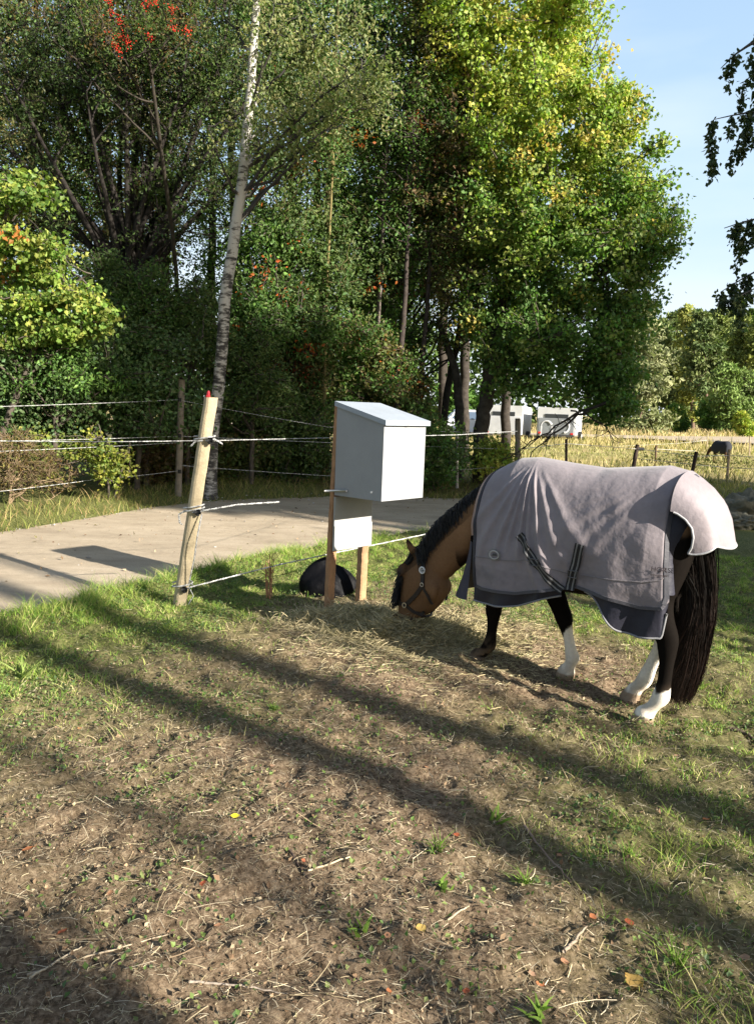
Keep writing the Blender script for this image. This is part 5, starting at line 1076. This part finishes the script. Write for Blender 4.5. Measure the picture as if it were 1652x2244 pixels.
# smooth rim
i = (np.arange(nu2 - 1)[:, None] * nv2 + np.arange(nv2 - 1)[None]).ravel()
mb = MB(); mb.add(hw(G.reshape(-1, 3)), np.stack([i, i + 1, i + nv2 + 1, i + nv2], -1), tuple(RUGC * 1.05)); sub(mb.build('tail_flap', M_rug, rug, smooth=True, origin=np.array([0, 0, 0]), label='pale lilac tail flap shining in the sun'))
mb = MB(); rim = np.concatenate([G[4:, -1], G[-1, ::-1], G[4:, 0][::-1]]); mb.tube(hw(rim), .006, 6, col=(.35, .35, .36)); sub(mb.build('binding', M_lining, rug, smooth=True, origin=np.array([0, 0, 0])))
# dark gusset behind the rear edge
mb = MB(); n_ = 30; G2 = []
for v in np.linspace(.18, .97, n_):
    a = rugP(1.0, v, 1, -.006); b_ = a + np.array([-.10 * math.sin(math.pi * min(1, (v - .18) / .7 + .12)) - .012, -.06, 0]); G2 += [a, (a + b_) / 2 + (-.012, .008, 0), b_]
i = (np.arange(n_ - 1)[:, None] * 3 + np.arange(2)[None]).ravel(); mb.add(hw(np.array(G2)), np.stack([i, i + 1, i + 4, i + 3], -1), NAVY)
sub(mb.build('tail_gusset', M_lining, rug, smooth=True, origin=np.array([0, 0, 0]))) 
# ------------------------------------------------------------------ halter
hal = MB(); hd_ = []
def face_l(s, z): # half width of the head there, from the built body
    m_ = (np.hypot(S_ - s, Z_ - z) < .022); return (L_[m_].max() if m_.any() else .08)
def hstrap(name, pts, w_, sg=1, par=None):
    P, _ = interp_path([(a, 0, b_) for a, b_ in pts], [1] * len(pts), 26); 
    for k in range(26): P[k, 1] = sg * (face_l(P[k, 0], P[k, 2]) + .006)
    P[1:-1, 1] = (P[:-2, 1] + P[1:-1, 1] + P[2:, 1]) / 3
    T = np.gradient(P, axis=0); T /= np.linalg.norm(T, axis=1, keepdims=True); sd = np.cross(T, [0, 1., 0]); sd /= np.linalg.norm(sd, axis=1, keepdims=True)
    V = np.stack([P - sd * w_, P + sd * w_, P + sd * w_ - (0, sg * .008, 0), P - sd * w_ - (0, sg * .008, 0)], 1).reshape(-1, 3); b_ = np.arange(25) * 4
    return V, np.concatenate([np.stack([b_ + i_, b_ + (i_ + 1) % 4, b_ + 4 + (i_ + 1) % 4, b_ + 4 + i_], -1) for i_ in range(4)])
HB = (.02, .014, .012)
mb = MB()
for sg in (1, -1):
    for pts, w_ in (([(1.07, .76), (1.05, .70), (1.04, .62), (1.03, .50), (1.02, .46)], .013), ([(1.03, .475), (1.09, .40), (1.16, .335), (1.19, .315)], .014), ([(1.285, .325), (1.24, .312), (1.19, .312)], .011), ([(1.19, .312), (1.12, .275), (1.06, .265), (1.04, .29)], .010), ([(1.02, .47), (.98, .42), (.96, .36)], .008)):
        V, F = hstrap('', pts, w_, sg); mb.add(hw(V), F, HB)
mb.tube(hw(np.array([(1.282, .06, .328), (1.296, .03, .335), (1.30, 0, .337), (1.296, -.03, .335), (1.282, -.06, .328)])), .009, 6, col=HB)
mb.tube(hw(np.array([(1.06, .06, .262), (1.045, .03, .252), (1.04, 0, .25), (1.045, -.03, .252), (1.06, -.06, .262)])), .009, 6, col=HB)
hal = mb.build('halter', M_lining, horse)
mb = MB(); c_ = np.array((1.036, face_l(1.036, .585) + .014, .585))
th = np.linspace(0, 6.283, 29); mb.tube(hw(c_ + np.stack([np.cos(th) * .02, 0 * th, np.sin(th) * .02], -1)), .0055, 8, cap=False, col=(.7, .7, .68))
mb.tube(hw(np.array([c_ - (0, .004, 0), c_ + (0, .002, 0)])), .017, 16, col=(.02, .02, .02))
for q in (-.006, .006): mb.tube(hw(np.array([c_ + (q, .004, -.013), c_ + (q, .004, .013)])), .0018, 5, col=(.6, .6, .58)); mb.tube(hw(np.array([c_ + (-.013, .004, q), c_ + (.013, .004, q)])), .0018, 5, col=(.6, .6, .58))
o = mb.build('rosette', M_plain, hal, smooth=True, origin=np.array(horse.location)); 
mb = MB(); c_ = np.array((1.19, face_l(1.19, .312) + .014, .312)); mb.tube(hw(c_ + np.stack([np.cos(th) * .014, 0 * th, np.sin(th) * .016], -1)), .0035, 6, cap=False, col=(.5, .4, .25)); c_ = np.array((1.025, face_l(1.025, .49) + .014, .49)); mb.tube(hw(c_ + np.stack([np.cos(th) * .012, 0 * th, np.sin(th) * .012], -1)), .003, 6, cap=False, col=(.5, .42, .32)); mb.build('ring', M_plain, hal, smooth=True, origin=np.array(horse.location))

# two more horses far off
def far_horse(label, c, L_body, yaw, rugc, lying=False, sc=1.):
    r_ = thing('distant_horse', label, 'horse', c); r_.rotation_euler = (0, 0, yaw); sc = .66; z0 = -.75 if lying else 0
    def put(mb, nm, mat, smooth=True): o = mk(nm, np.concatenate(mb.V) * sc, [np.concatenate(f) for f in mb.F.values()], mat, None, np.concatenate(mb.C), smooth); o.parent = r_; return o
    mb = MB(); BD = (.06, .035, .02)
    V, F = ringloft([((-.6, 1.15), (-.6, .9), .1), ((-.5, 1.32), (-.5, .7), .22), ((-.1, 1.3), (-.1, .62), .27), ((.3, 1.34), (.3, .64), .23), ((.55, 1.15), (.55, .75), .15), ((.85, .9), (.8, .65), .09), ((1.0, .7), (.88, .5), .08), ((1.05, .5), (.95, .42), .08), ((1.12, .25), (1.04, .2), .05)], 14, 3); V[:, 2] += z0; mb.add(V, F, BD)
    if not lying:
        for s_, l_ in ((-.5, .12), (-.42, -.12), (.36, .12), (.48, -.12)):
            V, F = limb([(s_, l_, .85, .1, .08), (s_ - .03, l_, .5, .05, .05), (s_, l_, .25, .032, .032), (s_ + .03, l_, .05, .05, .05), (s_ + .03, l_, 0, .055, .05)], 8, 3); mb.add(V, F, BD)
    put(mb, 'body', M_darkcoat)
    mb = MB(); V, F = ringloft([((-.66, 1.2), (-.64, .8), .2), ((-.5, 1.36), (-.5, .62), .26), ((-.1, 1.33), (-.1, .58), .3), ((.3, 1.37), (.3, .6), .27), ((.56, 1.18), (.56, .7), .19)], 16, 4, 2.6); V[:, 2] += z0; mb.add(V, F, rugc); put(mb, 'rug', M_darkcoat)
p = foot(1567, 31); far_horse('small distant horse in a dark rug grazing in the field by a pale stake', (p[0], p[1], p[2] - .0), 1, 1.95, (.03, .032, .04))
p = at(1366, 1022, 27); far_horse('distant dark horse resting, only its back showing over the rug of the pony', (p[0], p[1], p[2] - .5), 1, .4, (.03, .028, .03), lying=True)
# stones in the shade at the right
for i, (x, y, Y, r_) in enumerate([(1600, 1118, 13.2, .45), (1645, 1112, 13.6, .5), (1620, 1150, 12.2, .25), (1690, 1130, 13.4, .5)]):
    c = at(x, y, Y); rng = np.random.default_rng(700 + i); u = np.linspace(0, np.pi, 40); v = np.linspace(0, 2 * np.pi, 60, endpoint=False)
    V = np.array([[math.sin(a) * math.cos(b_), math.sin(a) * math.sin(b_), math.cos(a)] for a in u for b_ in v]); k = 1 + .9 * (fbm(V[:, 0] * 2 + i * 9 + 5, V[:, 1] * 2 + V[:, 2] * 1.7 + 5, 720 + i, 5, .6) - .5) * 2; V = V * k[:, None] * np.array([r_ * 1.2, r_, r_ * .55])
    g0 = float(gz(c[0], c[1])); F = np.array([[a * 60 + b_, a * 60 + (b_ + 1) % 60, a * 60 + 60 + (b_ + 1) % 60, a * 60 + 60 + b_] for a in range(39) for b_ in range(60)])
    o = mk('boulder', V + (c[0], c[1], g0 + r_ * .3), F, M_bark, None, np.tile((.16, .15, .11), (len(V), 1)), True, origin=(c[0], c[1], g0)); tag(o, ['mossy boulder left end of the row beyond the tail', 'big mossy boulder beside the leftmost one beyond the tail', 'small stone in front of the boulders beyond the tail', 'boulder cut off by the right edge'][i], 'boulder', 'stones in the shade at the right')
# ------------------------------------------------------------------ grass, hay, litter
def scatter(n, x0, x1, y0, y1, dens, rng, pow_=1.0):
    x = rng.uniform(x0, x1, n); y = y0 + (y1 - y0) * rng.random(n) ** pow_
    k = rng.random(n) < dens(x, y); return x[k], y[k]
def onroad(x, y): return (y > yn(x) + (fbm(x * 3, y * 3, 201, 2) - .5) * .35 + .08) & (y < yf(x) - .1)
def infr(x, y): return np.abs(x) < .62 * y + .8
rng = np.random.default_rng(77)
def blades(x, y, h, w_, cols, lean, rng, seg=3, z=None):
    n = len(x); z = ghit(x, y) - .006 if z is None else z; A = np.stack([x, y, z], -1); th = rng.random(n) * 6.283; ln = h * lean * rng.uniform(.2, 1.6, n)
    B = A + np.stack([np.cos(th) * ln * .35, np.sin(th) * ln * .35, h * .62], -1); Cc = A + np.stack([np.cos(th) * ln, np.sin(th) * ln, h * np.clip(1.05 - lean * .45 * rng.random(n), .2, 1)], -1)
    P = bez(A, B, Cc, seg + 1); t_ = np.linspace(0, 1, seg + 1); ph = rng.random(n) * 6.283
    sd = np.stack([np.cos(ph), np.sin(ph), 0 * ph], -1); V, F = strips(P, w_[:, None] * (1 - .9 * t_[None] ** 1.5), np.repeat(sd[:, None], seg + 1, 1))
    return V, F, np.repeat(cols, (seg + 1) * 2, 0)
GC = np.array([(.17, .31, .05), (.24, .37, .06), (.13, .24, .04), (.36, .42, .1), (.32, .36, .09), (.52, .46, .22)])
# dense short grass of the plot
d_ = lambda x, y: (.3 + .7 * sstep(.3, .6, fbm(x * 11, y * 11, 233, 2))) * np.clip(greenmask(x, y) ** 1.5 * (.55 + .9 * fbm(x * 5, y * 5, 205, 2) ** 2 * 2), 0, 1) * ~onroad(x, y) * infr(x, y)
x, y = scatter(600000, -4.3, 5.2, 1.5, 9.5, d_, rng, 1.0)
gmv = greenmask(x, y); n = len(x); k = sstep(-1.8, -.5, y - yn(x))
h = rng.uniform(.012, .042, n) * (.7 + 1.1 * k) * (.55 + 1.6 * sstep(.45, .8, vnoise(x * 11, y * 11, 233))) * (1 + .8 * (fbm(x * 2.5, y * 2.5, 207, 2) - .4)); ci = rng.integers(0, 6, n); c = GC[ci] * rng.uniform(.7, 1.3, (n, 1))
dry = (rng.random(n) > gmv * 1.15 + .12)[:, None]; c = np.where(dry, np.array((.5, .41, .24)) * rng.uniform(.6, 1.2, (n, 1)), c)
V, F, cv = blades(x, y, h, rng.uniform(.0012, .0026, n), c, .9, rng)
tag(mk('grass', V, F, M_grass, None, cv), 'short patchy grass over the plot, greenest near the road', 'grass', kind='stuff')
# long grass fringe by the road and behind the horse
x, y = scatter(42000, -4.5, 6.5, 4.5, 15, lambda x, y: np.clip(sstep(-1.3, -.1, y - yn(x)) * .9 * fbm(x * 2, y * 2, 209, 2) * 1.5, 0, 1) * ~onroad(x, y) * infr(x, y) * (y < yn(x) + .3), rng)
n = len(x); V, F, cv = blades(x, y, rng.uniform(.05, .13, n), rng.uniform(.0018, .0035, n), GC[rng.integers(0, 5, n)] * rng.uniform(.8, 1.3, (n, 1)), .9, rng)
tag(mk('long_grass', V, F, M_grass, None, cv), 'longer green grass fringing the near edge of the road', 'grass', kind='stuff')
# verge beyond the road
x, y = scatter(60000, -8, 9, 9, 22, lambda x, y: ((y > yf(x) - .15 - .25 * fbm(x * 3, y * 3, 211, 2)) & (y < yf(x) + 2.2 + (x > 3) * 4)).astype(float) * infr(x, y), rng)
n = len(x); VC = np.array([(.2, .22, .05), (.3, .28, .1), (.36, .26, .12), (.14, .18, .04)]); V, F, cv = blades(x, y, rng.uniform(.06, .22, n), rng.uniform(.003, .006, n), VC[rng.integers(0, 4, n)] * rng.uniform(.7, 1.2, (n, 1)), .8, rng, z=gz(x, y) - .01)
tag(mk('verge_grass', V, F, M_grass, None, cv), 'dry yellow and green verge grass on the far side of the road', 'grass', kind='stuff')
# field grass, pale and tall further out
x, y = scatter(150000, 2, 70, 17, 95, lambda x, y: ((np.abs(x - y * .28) < y * .27 + 2)).astype(float) * (np.abs(y - np.interp(x, tx, yc)) > np.interp(x, tx, wd) + .3) * np.clip(fbm(x * .4, y * .4, 215, 3) * 1.7 - .1, .15, 1), rng, 1.0)
n = len(x); far_ = sstep(30, 60, y)[:, None]; patch = sstep(.45, .6, fbm(x * .22, y * .22, 217, 3))[:, None]
c = np.array((.30, .29, .12)) * (1 - far_) + np.array((.6, .47, .26)) * far_; c = c * (1 - patch * .6) + np.array((.46, .36, .18)) * patch * .6
c = np.where((rng.random(n) < .1)[:, None], (.08, .1, .03), c) * rng.uniform(.6, 1.3, (n, 1)); V, F, cv = blades(x, y, rng.uniform(.12, .4, n) * (.7 + .8 * far_[:, 0]) * (.6 + .8 * patch[:, 0]), .008 + y * .00045, c, .5, rng, 2, z=gz(x, y) - .02)
tag(mk('field_grass', V, F, M_grass, None, cv), 'tall straw-coloured and weedy grass of the field', 'grass', kind='stuff')
# weeds in the field: dark patch under the distant horse
x, y = scatter(9000, 9, 24, 23.5, 29, lambda x, y: np.clip(fbm(x * .9, y * .9, 231, 3) * 2.4 - .9, 0, 1), rng); n = len(x)
V, F, cv = leafmesh(np.stack([x, y, gz(x, y) + rng.random(n) * .45], -1), rng.uniform(.05, .13, n), np.array([(.1, .1, .04), (.14, .12, .05), (.08, .09, .03)])[rng.integers(0, 3, n)] * rng.uniform(.7, 1.2, (n, 1)), 0, .6, rng)
tag(mk('field_weeds', V, F, M_dull, None, cv), 'brownish low weeds around the paddock stakes', 'weeds', kind='stuff')
# clover and broad-leaved weeds
x, y = scatter(190000, -4, 4.5, 1.6, 8, lambda x, y: np.clip(sstep(.40, .62, fbm(x * 3.2, y * 3.2, 219, 4)) * (.16 + .8 * greenmask(x, y)), 0, 1) * ~onroad(x, y) * infr(x, y), rng)
n = len(x); P = np.stack([x, y, ghit(x, y) + rng.uniform(.002, .035, n)], -1); CC = np.array([(.1, .17, .04), (.14, .2, .05), (.2, .24, .08), (.08, .13, .05)])
V, F, cv = leafmesh(P, rng.uniform(.008, .024, n), CC[rng.integers(0, 4, n)] * rng.uniform(.8, 1.3, (n, 1)), -.1, .75, rng, up=2.)
tag(mk('clover', V, F, M_leaf, None, cv), 'clover and small broad leaves among the sparse grass', 'clover', kind='stuff')
# dead stems, straw, crumbs
x, y = scatter(240000, -4, 4.8, 1.5, 7.5, lambda x, y: np.clip(.25 + .9 * (1 - greenmask(x, y)), 0, 1) * ~onroad(x, y) * infr(x, y) * np.clip(3.2 / y, .3, 1), rng)
n = len(x); th = rng.random(n) * 6.283; ln = rng.gamma(1.5, .018, n).clip(.01, .26); z = ghit(x, y) + rng.uniform(.0, .012, n)
A = np.stack([x, y, z], -1); e_ = np.stack([np.cos(th), np.sin(th), rng.normal(.02, .14, n)], -1) * ln[:, None]; Bm = A + e_ / 2 + rng.normal(0, .1, (n, 3)) * ln[:, None]; Bm[:, 2] = np.maximum(Bm[:, 2], z + .002); Cc = A + e_; Cc[:, 2] = np.maximum(Cc[:, 2], ghit(Cc[:, 0], Cc[:, 1]) + .002)
sd = np.stack([-np.sin(th), np.cos(th), rng.normal(0, .5, n)], -1); V, F = strips(bez(A, Bm, Cc, 4), rng.uniform(.0003, .0009, n)[:, None] * np.ones((1, 4)), np.repeat(sd[:, None], 4, 1))
SCc = np.array([(.5, .42, .27), (.42, .34, .21), (.27, .2, .13), (.58, .5, .36), (.13, .09, .06), (.2, .145, .095)]); c = SCc[rng.integers(0, 6, n)] * rng.uniform(.7, 1.2, (n, 1))
tag(mk('straw', V, F, M_litter, None, np.repeat(c, 8, 0)), 'dry straw and dead grass stems lying over the bare soil', 'straw', kind='stuff')
x, y = scatter(90000, -4, 4.8, 1.5, 7.5, lambda x, y: np.clip(.35 + .7 * (1 - greenmask(x, y)), 0, 1) * ~onroad(x, y) * infr(x, y) * np.clip(3.5 / y, .3, 1), rng)
n = len(x); P = np.stack([x, y, ghit(x, y) + rng.uniform(.0, .008, n)], -1); LC_ = np.array([(.2, .13, .08), (.3, .21, .13), (.12, .08, .05), (.38, .3, .2), (.22, .2, .1)])
V, F, cv = leafmesh(P, rng.gamma(3, .003, n).clip(.004, .03), LC_[rng.integers(0, 5, n)] * rng.uniform(.6, 1.2, (n, 1)), .0, .7, rng, up=.8)
tag(mk('leaf_litter', V, F, M_litter, None, cv), 'crumbled brown leaf litter strewn over the ground', 'leaf litter', kind='stuff')
x, y = scatter(5000, -5, 5, 5, 16, lambda x, y: onroad(x, y) * infr(x, y) * (.25 + .75 * np.exp(-((yf(x) - y) / .7) ** 2)), rng); n = len(x)
V, F, cv = leafmesh(np.stack([x, y, np.full(n, -.012)], -1), rng.gamma(3, .008, n).clip(.01, .06), LC_[rng.integers(0, 5, n)] * rng.uniform(.6, 1.3, (n, 1)), .0, .6, rng, up=1.5)
tag(mk('road_litter', V, F, M_litter, None, cv), 'small dry leaves blown over the road', 'leaf litter', kind='stuff')
# pebbles along the road
x, y = scatter(9000, -5, 5, 4, 16, lambda x, y: (np.exp(-((yf(x) - y + .05) / .3) ** 2) + .4 * np.exp(-((y - yn(x) - .15) / .15) ** 2) + .03) * infr(x, y) * (y > yn(x)) * (y < yf(x) + .3), rng); n = len(x)
r_ = rng.gamma(2, .0045, n).clip(.004, .022); O8 = np.array([[1, 0, 0], [0, 1, 0], [-1, 0, 0], [0, -1, 0], [0, 0, .6], [0, 0, -.6]])
V = (np.stack([x, y, np.where(onroad(x, y), -.02, gz(x, y)) + r_ * .3], -1)[:, None] + O8[None] * r_[:, None, None] * rng.uniform(.6, 1.3, (n, 6, 1))).reshape(-1, 3)
F = (np.arange(n)[:, None, None] * 6 + np.array([[0, 1, 4], [1, 2, 4], [2, 3, 4], [3, 0, 4], [1, 0, 5], [2, 1, 5], [3, 2, 5], [0, 3, 5]])[None]).reshape(-1, 3)
tag(mk('pebbles', V, F, M_plain, None, np.repeat(np.array([(.4, .38, .35), (.55, .53, .5), (.25, .23, .2)])[rng.integers(0, 3, n)], 6, 0)), 'pale pebbles and grit at the road edges', 'pebbles', kind='stuff')
# hay pile under the muzzle
n = 46000; th = rng.random(n) * 6.283; rr = np.abs(rng.normal(0, 1, n)); u_ = rng.random(n) < .6
cx = np.where(u_, .25, -.05); cy = np.where(u_, 5.4, 5.72); sx = np.where(u_, .26, .28); sy = np.where(u_, .14, .13)
x = cx + rng.normal(0, 1, n) * sx; y = cy + rng.normal(0, 1, n) * sy
hp_ = .13 * np.exp(-(((x - .3) / .32) ** 2 + ((y - 5.36) / .18) ** 2)) + .06 * np.exp(-(((x + .15) / .3) ** 2 + ((y - 5.8) / .2) ** 2))
z = ghit(x, y) + hp_ * rng.random(n) ** .5 + .003; ph = rng.random(n) * 6.283; ln = rng.uniform(.03, .13, n)
A = np.stack([x, y, z], -1); e_ = np.stack([np.cos(ph), np.sin(ph), rng.normal(0, .35, n)], -1) * ln[:, None]; V, F = strips(bez(A, A + e_ / 2 + rng.normal(0, .22, (n, 3)) * ln[:, None], A + e_, 5), rng.uniform(.001, .0022, n)[:, None] * np.ones((1, 5)), np.repeat(unit(n, rng)[:, None], 5, 1))
HC = np.array([(.48, .4, .24), (.38, .32, .18), (.56, .48, .3), (.27, .24, .13)]); tag(mk('hay_pile', V, F, M_litter, None, np.repeat(HC[rng.integers(0, 4, n)] * rng.uniform(.7, 1.15, (n, 1)), 10, 0)), 'loose heap of hay the horse is eating from below the feed box', 'hay', kind='stuff')
# thin spread of hay round the fore hooves
n = 15000; x = rng.normal(.4, .45, n); y = rng.normal(5.3, .33, n); kk = ~onroad(x, y) & (y > 3.9); x, y = x[kk], y[kk]; n = len(x); ph = rng.random(n) * 6.283; ln = rng.uniform(.02, .09, n); A = np.stack([x, y, ghit(x, y) + rng.uniform(.001, .014, n)], -1)
e_ = np.stack([np.cos(ph), np.sin(ph), rng.normal(0, .1, n)], -1) * ln[:, None]; V, F = strips(bez(A, A + e_ / 2 + rng.normal(0, .1, (n, 3)) * ln[:, None] + (0, 0, .003), A + e_, 4), rng.uniform(.0009, .0018, n)[:, None] * np.ones((1, 4)), np.repeat(unit(n, rng)[:, None], 4, 1))
tag(mk('scattered_hay', V, F, M_litter, None, np.repeat(HC[rng.integers(0, 4, n)] * rng.uniform(.8, 1.25, (n, 1)), 8, 0)), 'thin pale scatter of trampled hay round the front hooves', 'hay', kind='stuff')

# single things on the ground
def leaf1(name, label, cat, x, y, size, col, group=None, curl=.35, rz=None):
    p = at(x, y, 3.); d = p - CP; p = CP + d * ((.02 - CAMH) / d[2]); rz = random.random() * 6.28 if rz is None else rz
    prof = [(0, 0), (.12, .22), (.34, .42), (.6, .38), (.82, .2), (1, 0)]; V = [(0, 0, .0)]; V = []
    for a, b_ in prof: V += [(a - .5, b_, curl * (b_ ** 2 + (a - .5) ** 2) * 1.2), (a - .5, 0, curl * .15 * (a - .5) ** 2), (a - .5, -b_, curl * (b_ ** 2 + (a - .5) ** 2))]
    V = np.array(V) * size; c_, s_ = math.cos(rz), math.sin(rz); tl = random.uniform(-.35, .35); V = V @ np.array([[1, 0, 0], [0, math.cos(tl), math.sin(tl)], [0, -math.sin(tl), math.cos(tl)]]) @ np.array([[c_, s_, 0], [-s_, c_, 0], [0, 0, 1]])
    F = [[k * 3 + j, k * 3 + j + 1, k * 3 + 4 + j, k * 3 + 3 + j] for k in range(5) for j in range(2)]; mb = MB(); z0 = float(ghit(p[0], p[1])) + .012
    mb.add(V + (p[0], p[1], z0), np.array(F), col); mb.tube(np.array([V[1], V[1] + (V[1] - V[4]) * 1.2]) + (p[0], p[1], z0), .0008, 4, col=np.array(col) * .6)
    o = mb.build(name, M_dull, None, smooth=True, origin=np.array((p[0], p[1], z0))); tag(o, label, cat, group); return o
random.seed(5)
ORC = [(.52, .2, .09), (.45, .24, .14), (.5, .14, .07), (.42, .26, .17)]
for i, (x, y, s_) in enumerate([(62, 1868, .05), (242, 1965, .035), (445, 1945, .035), (598, 1688, .03), (176, 1577, .03), (935, 1695, .03), (1000, 1838, .03), (1480, 1666, .035), (1546, 1797, .035), (1236, 2107, .04), (1378, 2025, .045), (1166, 2125, .035), (1298, 2005, .035), (850, 2055, .03), (1022, 2168, .03), (1075, 2210, .03), (852, 2168, .025), (478, 2038, .03), (665, 1898, .022), (1632, 2088, .045), (1185, 2150, .035), (1225, 1870, .028), (138, 2050, .035), (810, 1640, .025)]):
    leaf1('fallen_leaf', 'small orange-brown birch leaf lying curled on the ground', 'fallen leaf', x, y, s_ * .85, ORC[i % 4], 'orange fallen leaves')
leaf1('fallen_leaf', 'bright yellow leaf alone on bare soil left of centre', 'fallen leaf', 516, 1803, .035, (.75, .62, .05))
leaf1('fallen_leaf', 'large golden leaf low down in the foreground right of centre', 'fallen leaf', 1388, 2145, .065, (.6, .38, .12)); leaf1('fallen_leaf', 'pale yellow-orange leaf lying below the green tuft in the middle foreground', 'fallen leaf', 922, 2052, .04, (.65, .45, .14))
leaf1('dock_leaf', 'long pale yellow leaf at the foot of the leaning post', 'leaf', 440, 1345, .11, (.5, .48, .16), curl=.6, rz=2.0); leaf1('dock_leaf', 'round pale leaf right of the leaning post foot', 'leaf', 487, 1368, .06, (.52, .48, .2))
# green tufts and broadleaf weeds standing out of the soil
def tuft(label, x, y, hgt, n, broad=False, col=(.15, .24, .04)):
    p = at(x, y, 3.); d = p - CP; p = CP + d * ((.01 - CAMH) / d[2]); rng = np.random.default_rng(int(x + y)); xx = p[0] + rng.normal(0, .012, n); yy = p[1] + rng.normal(0, .012, n)
    V, F, cv = blades(xx, yy, hgt * rng.uniform(.6, 1.1, n), (np.full(n, .009) if broad else rng.uniform(.0015, .003, n)), np.array(col) * rng.uniform(.75, 1.3, (n, 1)), .9, rng, 5)
    o = mk('weed_tuft' if broad else 'grass_tuft', V, F, M_grass, None, cv, origin=np.array((p[0], p[1], float(gz(p[0], p[1]))))); tag(o, label, 'plant', 'tufts standing on the bare soil')
for q in [('bright grass tuft in the middle foreground, left of the fallen stick', 956, 1875, .07, 40), ('broad-leaved green weed below the yellowish tuft', 790, 2045, .055, 9, True), ('grass tuft right of the middle, tall thin blades', 1150, 1935, .07, 45), ('broad weed beside the fallen stick', 975, 1962, .06, 9, True),
          ('pale tall weed sprout at the left edge of the grass', 50, 1480, .17, 14, True, (.2, .26, .07)), ('leafy sprout in the dim stripe at centre right', 1085, 1800, .06, 9, True), ('small tuft in the light between two shade stripes', 600, 1560, .06, 30), ('tuft at the lower right corner', 1480, 2110, .1, 40), ('wide low weed on the bottom edge', 1180, 2225, .06, 12, True), ('tuft left of the bottom right corner', 1380, 1880, .07, 30)]: tuft(*q)
# sticks
def stick(label, pts, r0, col, name='stick'):
    P = []
    for x, y in pts: p = at(x, y, 3.); d = p - CP; p = CP + d * ((.02 - CAMH) / d[2]); P.append((p[0], p[1], float(ghit(p[0], p[1])) + r0 + .004))
    Q, rr = interp_path(P, np.linspace(r0, r0 * .45, len(P)), 18); Q[1:-1] += R.normal(0, r0 * .3, Q[1:-1].shape); mb = MB(); mb.tube(Q, rr, 7, col=col); tag(mb.build(name, M_bark, None, smooth=True, origin=Q[0]), label, 'stick')
stick('long thin brown stick lying in the shade stripe right of centre', [(1148, 1808), (1185, 1860), (1250, 1930)], .006, (.22, .16, .12)); stick('short dark stick in the middle foreground', [(635, 1872), (660, 1910), (690, 1945)], .005, (.07, .05, .04))
stick('pale stick pointing right in the lower foreground', [(675, 1915), (760, 1900), (815, 1880)], .004, (.5, .42, .28)); stick('curved pale twig near the bottom edge, left of centre', [(980, 2020), (1020, 2000), (1075, 1970)], .0035, (.45, .38, .26))
stick('thick stick at the right edge below the tail', [(1600, 1600), (1640, 1612), (1690, 1640)], .012, (.09, .07, .05)); stick('curved twig in the lower right', [(1235, 2095), (1262, 2060), (1285, 2035)], .006, (.3, .24, .18))
stick('dry stalk lying at the lower left', [(66, 2150), (120, 2110), (180, 2078)], .004, (.5, .42, .3)); stick('long pale stalk in the dark lower left shade', [(60, 2135), (210, 2085), (370, 2050)], .004, (.42, .34, .24)); stick('straight stalk crossing the bottom shade', [(415, 2148), (520, 2150), (630, 2175)], .004, (.3, .25, .2))
# dry reddish stalks by the lower rope
mb = MB(); rng = np.random.default_rng(88); c0 = np.array([at(590, 1300, 6.45)[0], 6.45]); gz0 = float(gz(*c0))
for k in range(9):
    a = np.array([c0[0] + rng.normal(0, .025), c0[1] + rng.normal(0, .03), gz0]); hh = rng.uniform(.22, .4); e = a + (rng.normal(0, .02), rng.normal(0, .03), hh); mb.tube([a, (a + e) / 2 + rng.normal(0, .008, 3), e], [.005, .004, .002], 5, col=(.4, .19, .1))
    for _ in range(5): q = a + (e - a) * rng.uniform(.4, .95); mb.tube([q, q + rng.normal(0, .04, 3) + (0, 0, .04)], [.002, .001], 4, col=(.35, .2, .12))
tag(mb.build('dead_weed', M_wood, None, smooth=True, origin=np.array((c0[0], c0[1], gz0))), 'clump of reddish-brown dry weed stalks crossed by the lowest rope', 'dead plant')
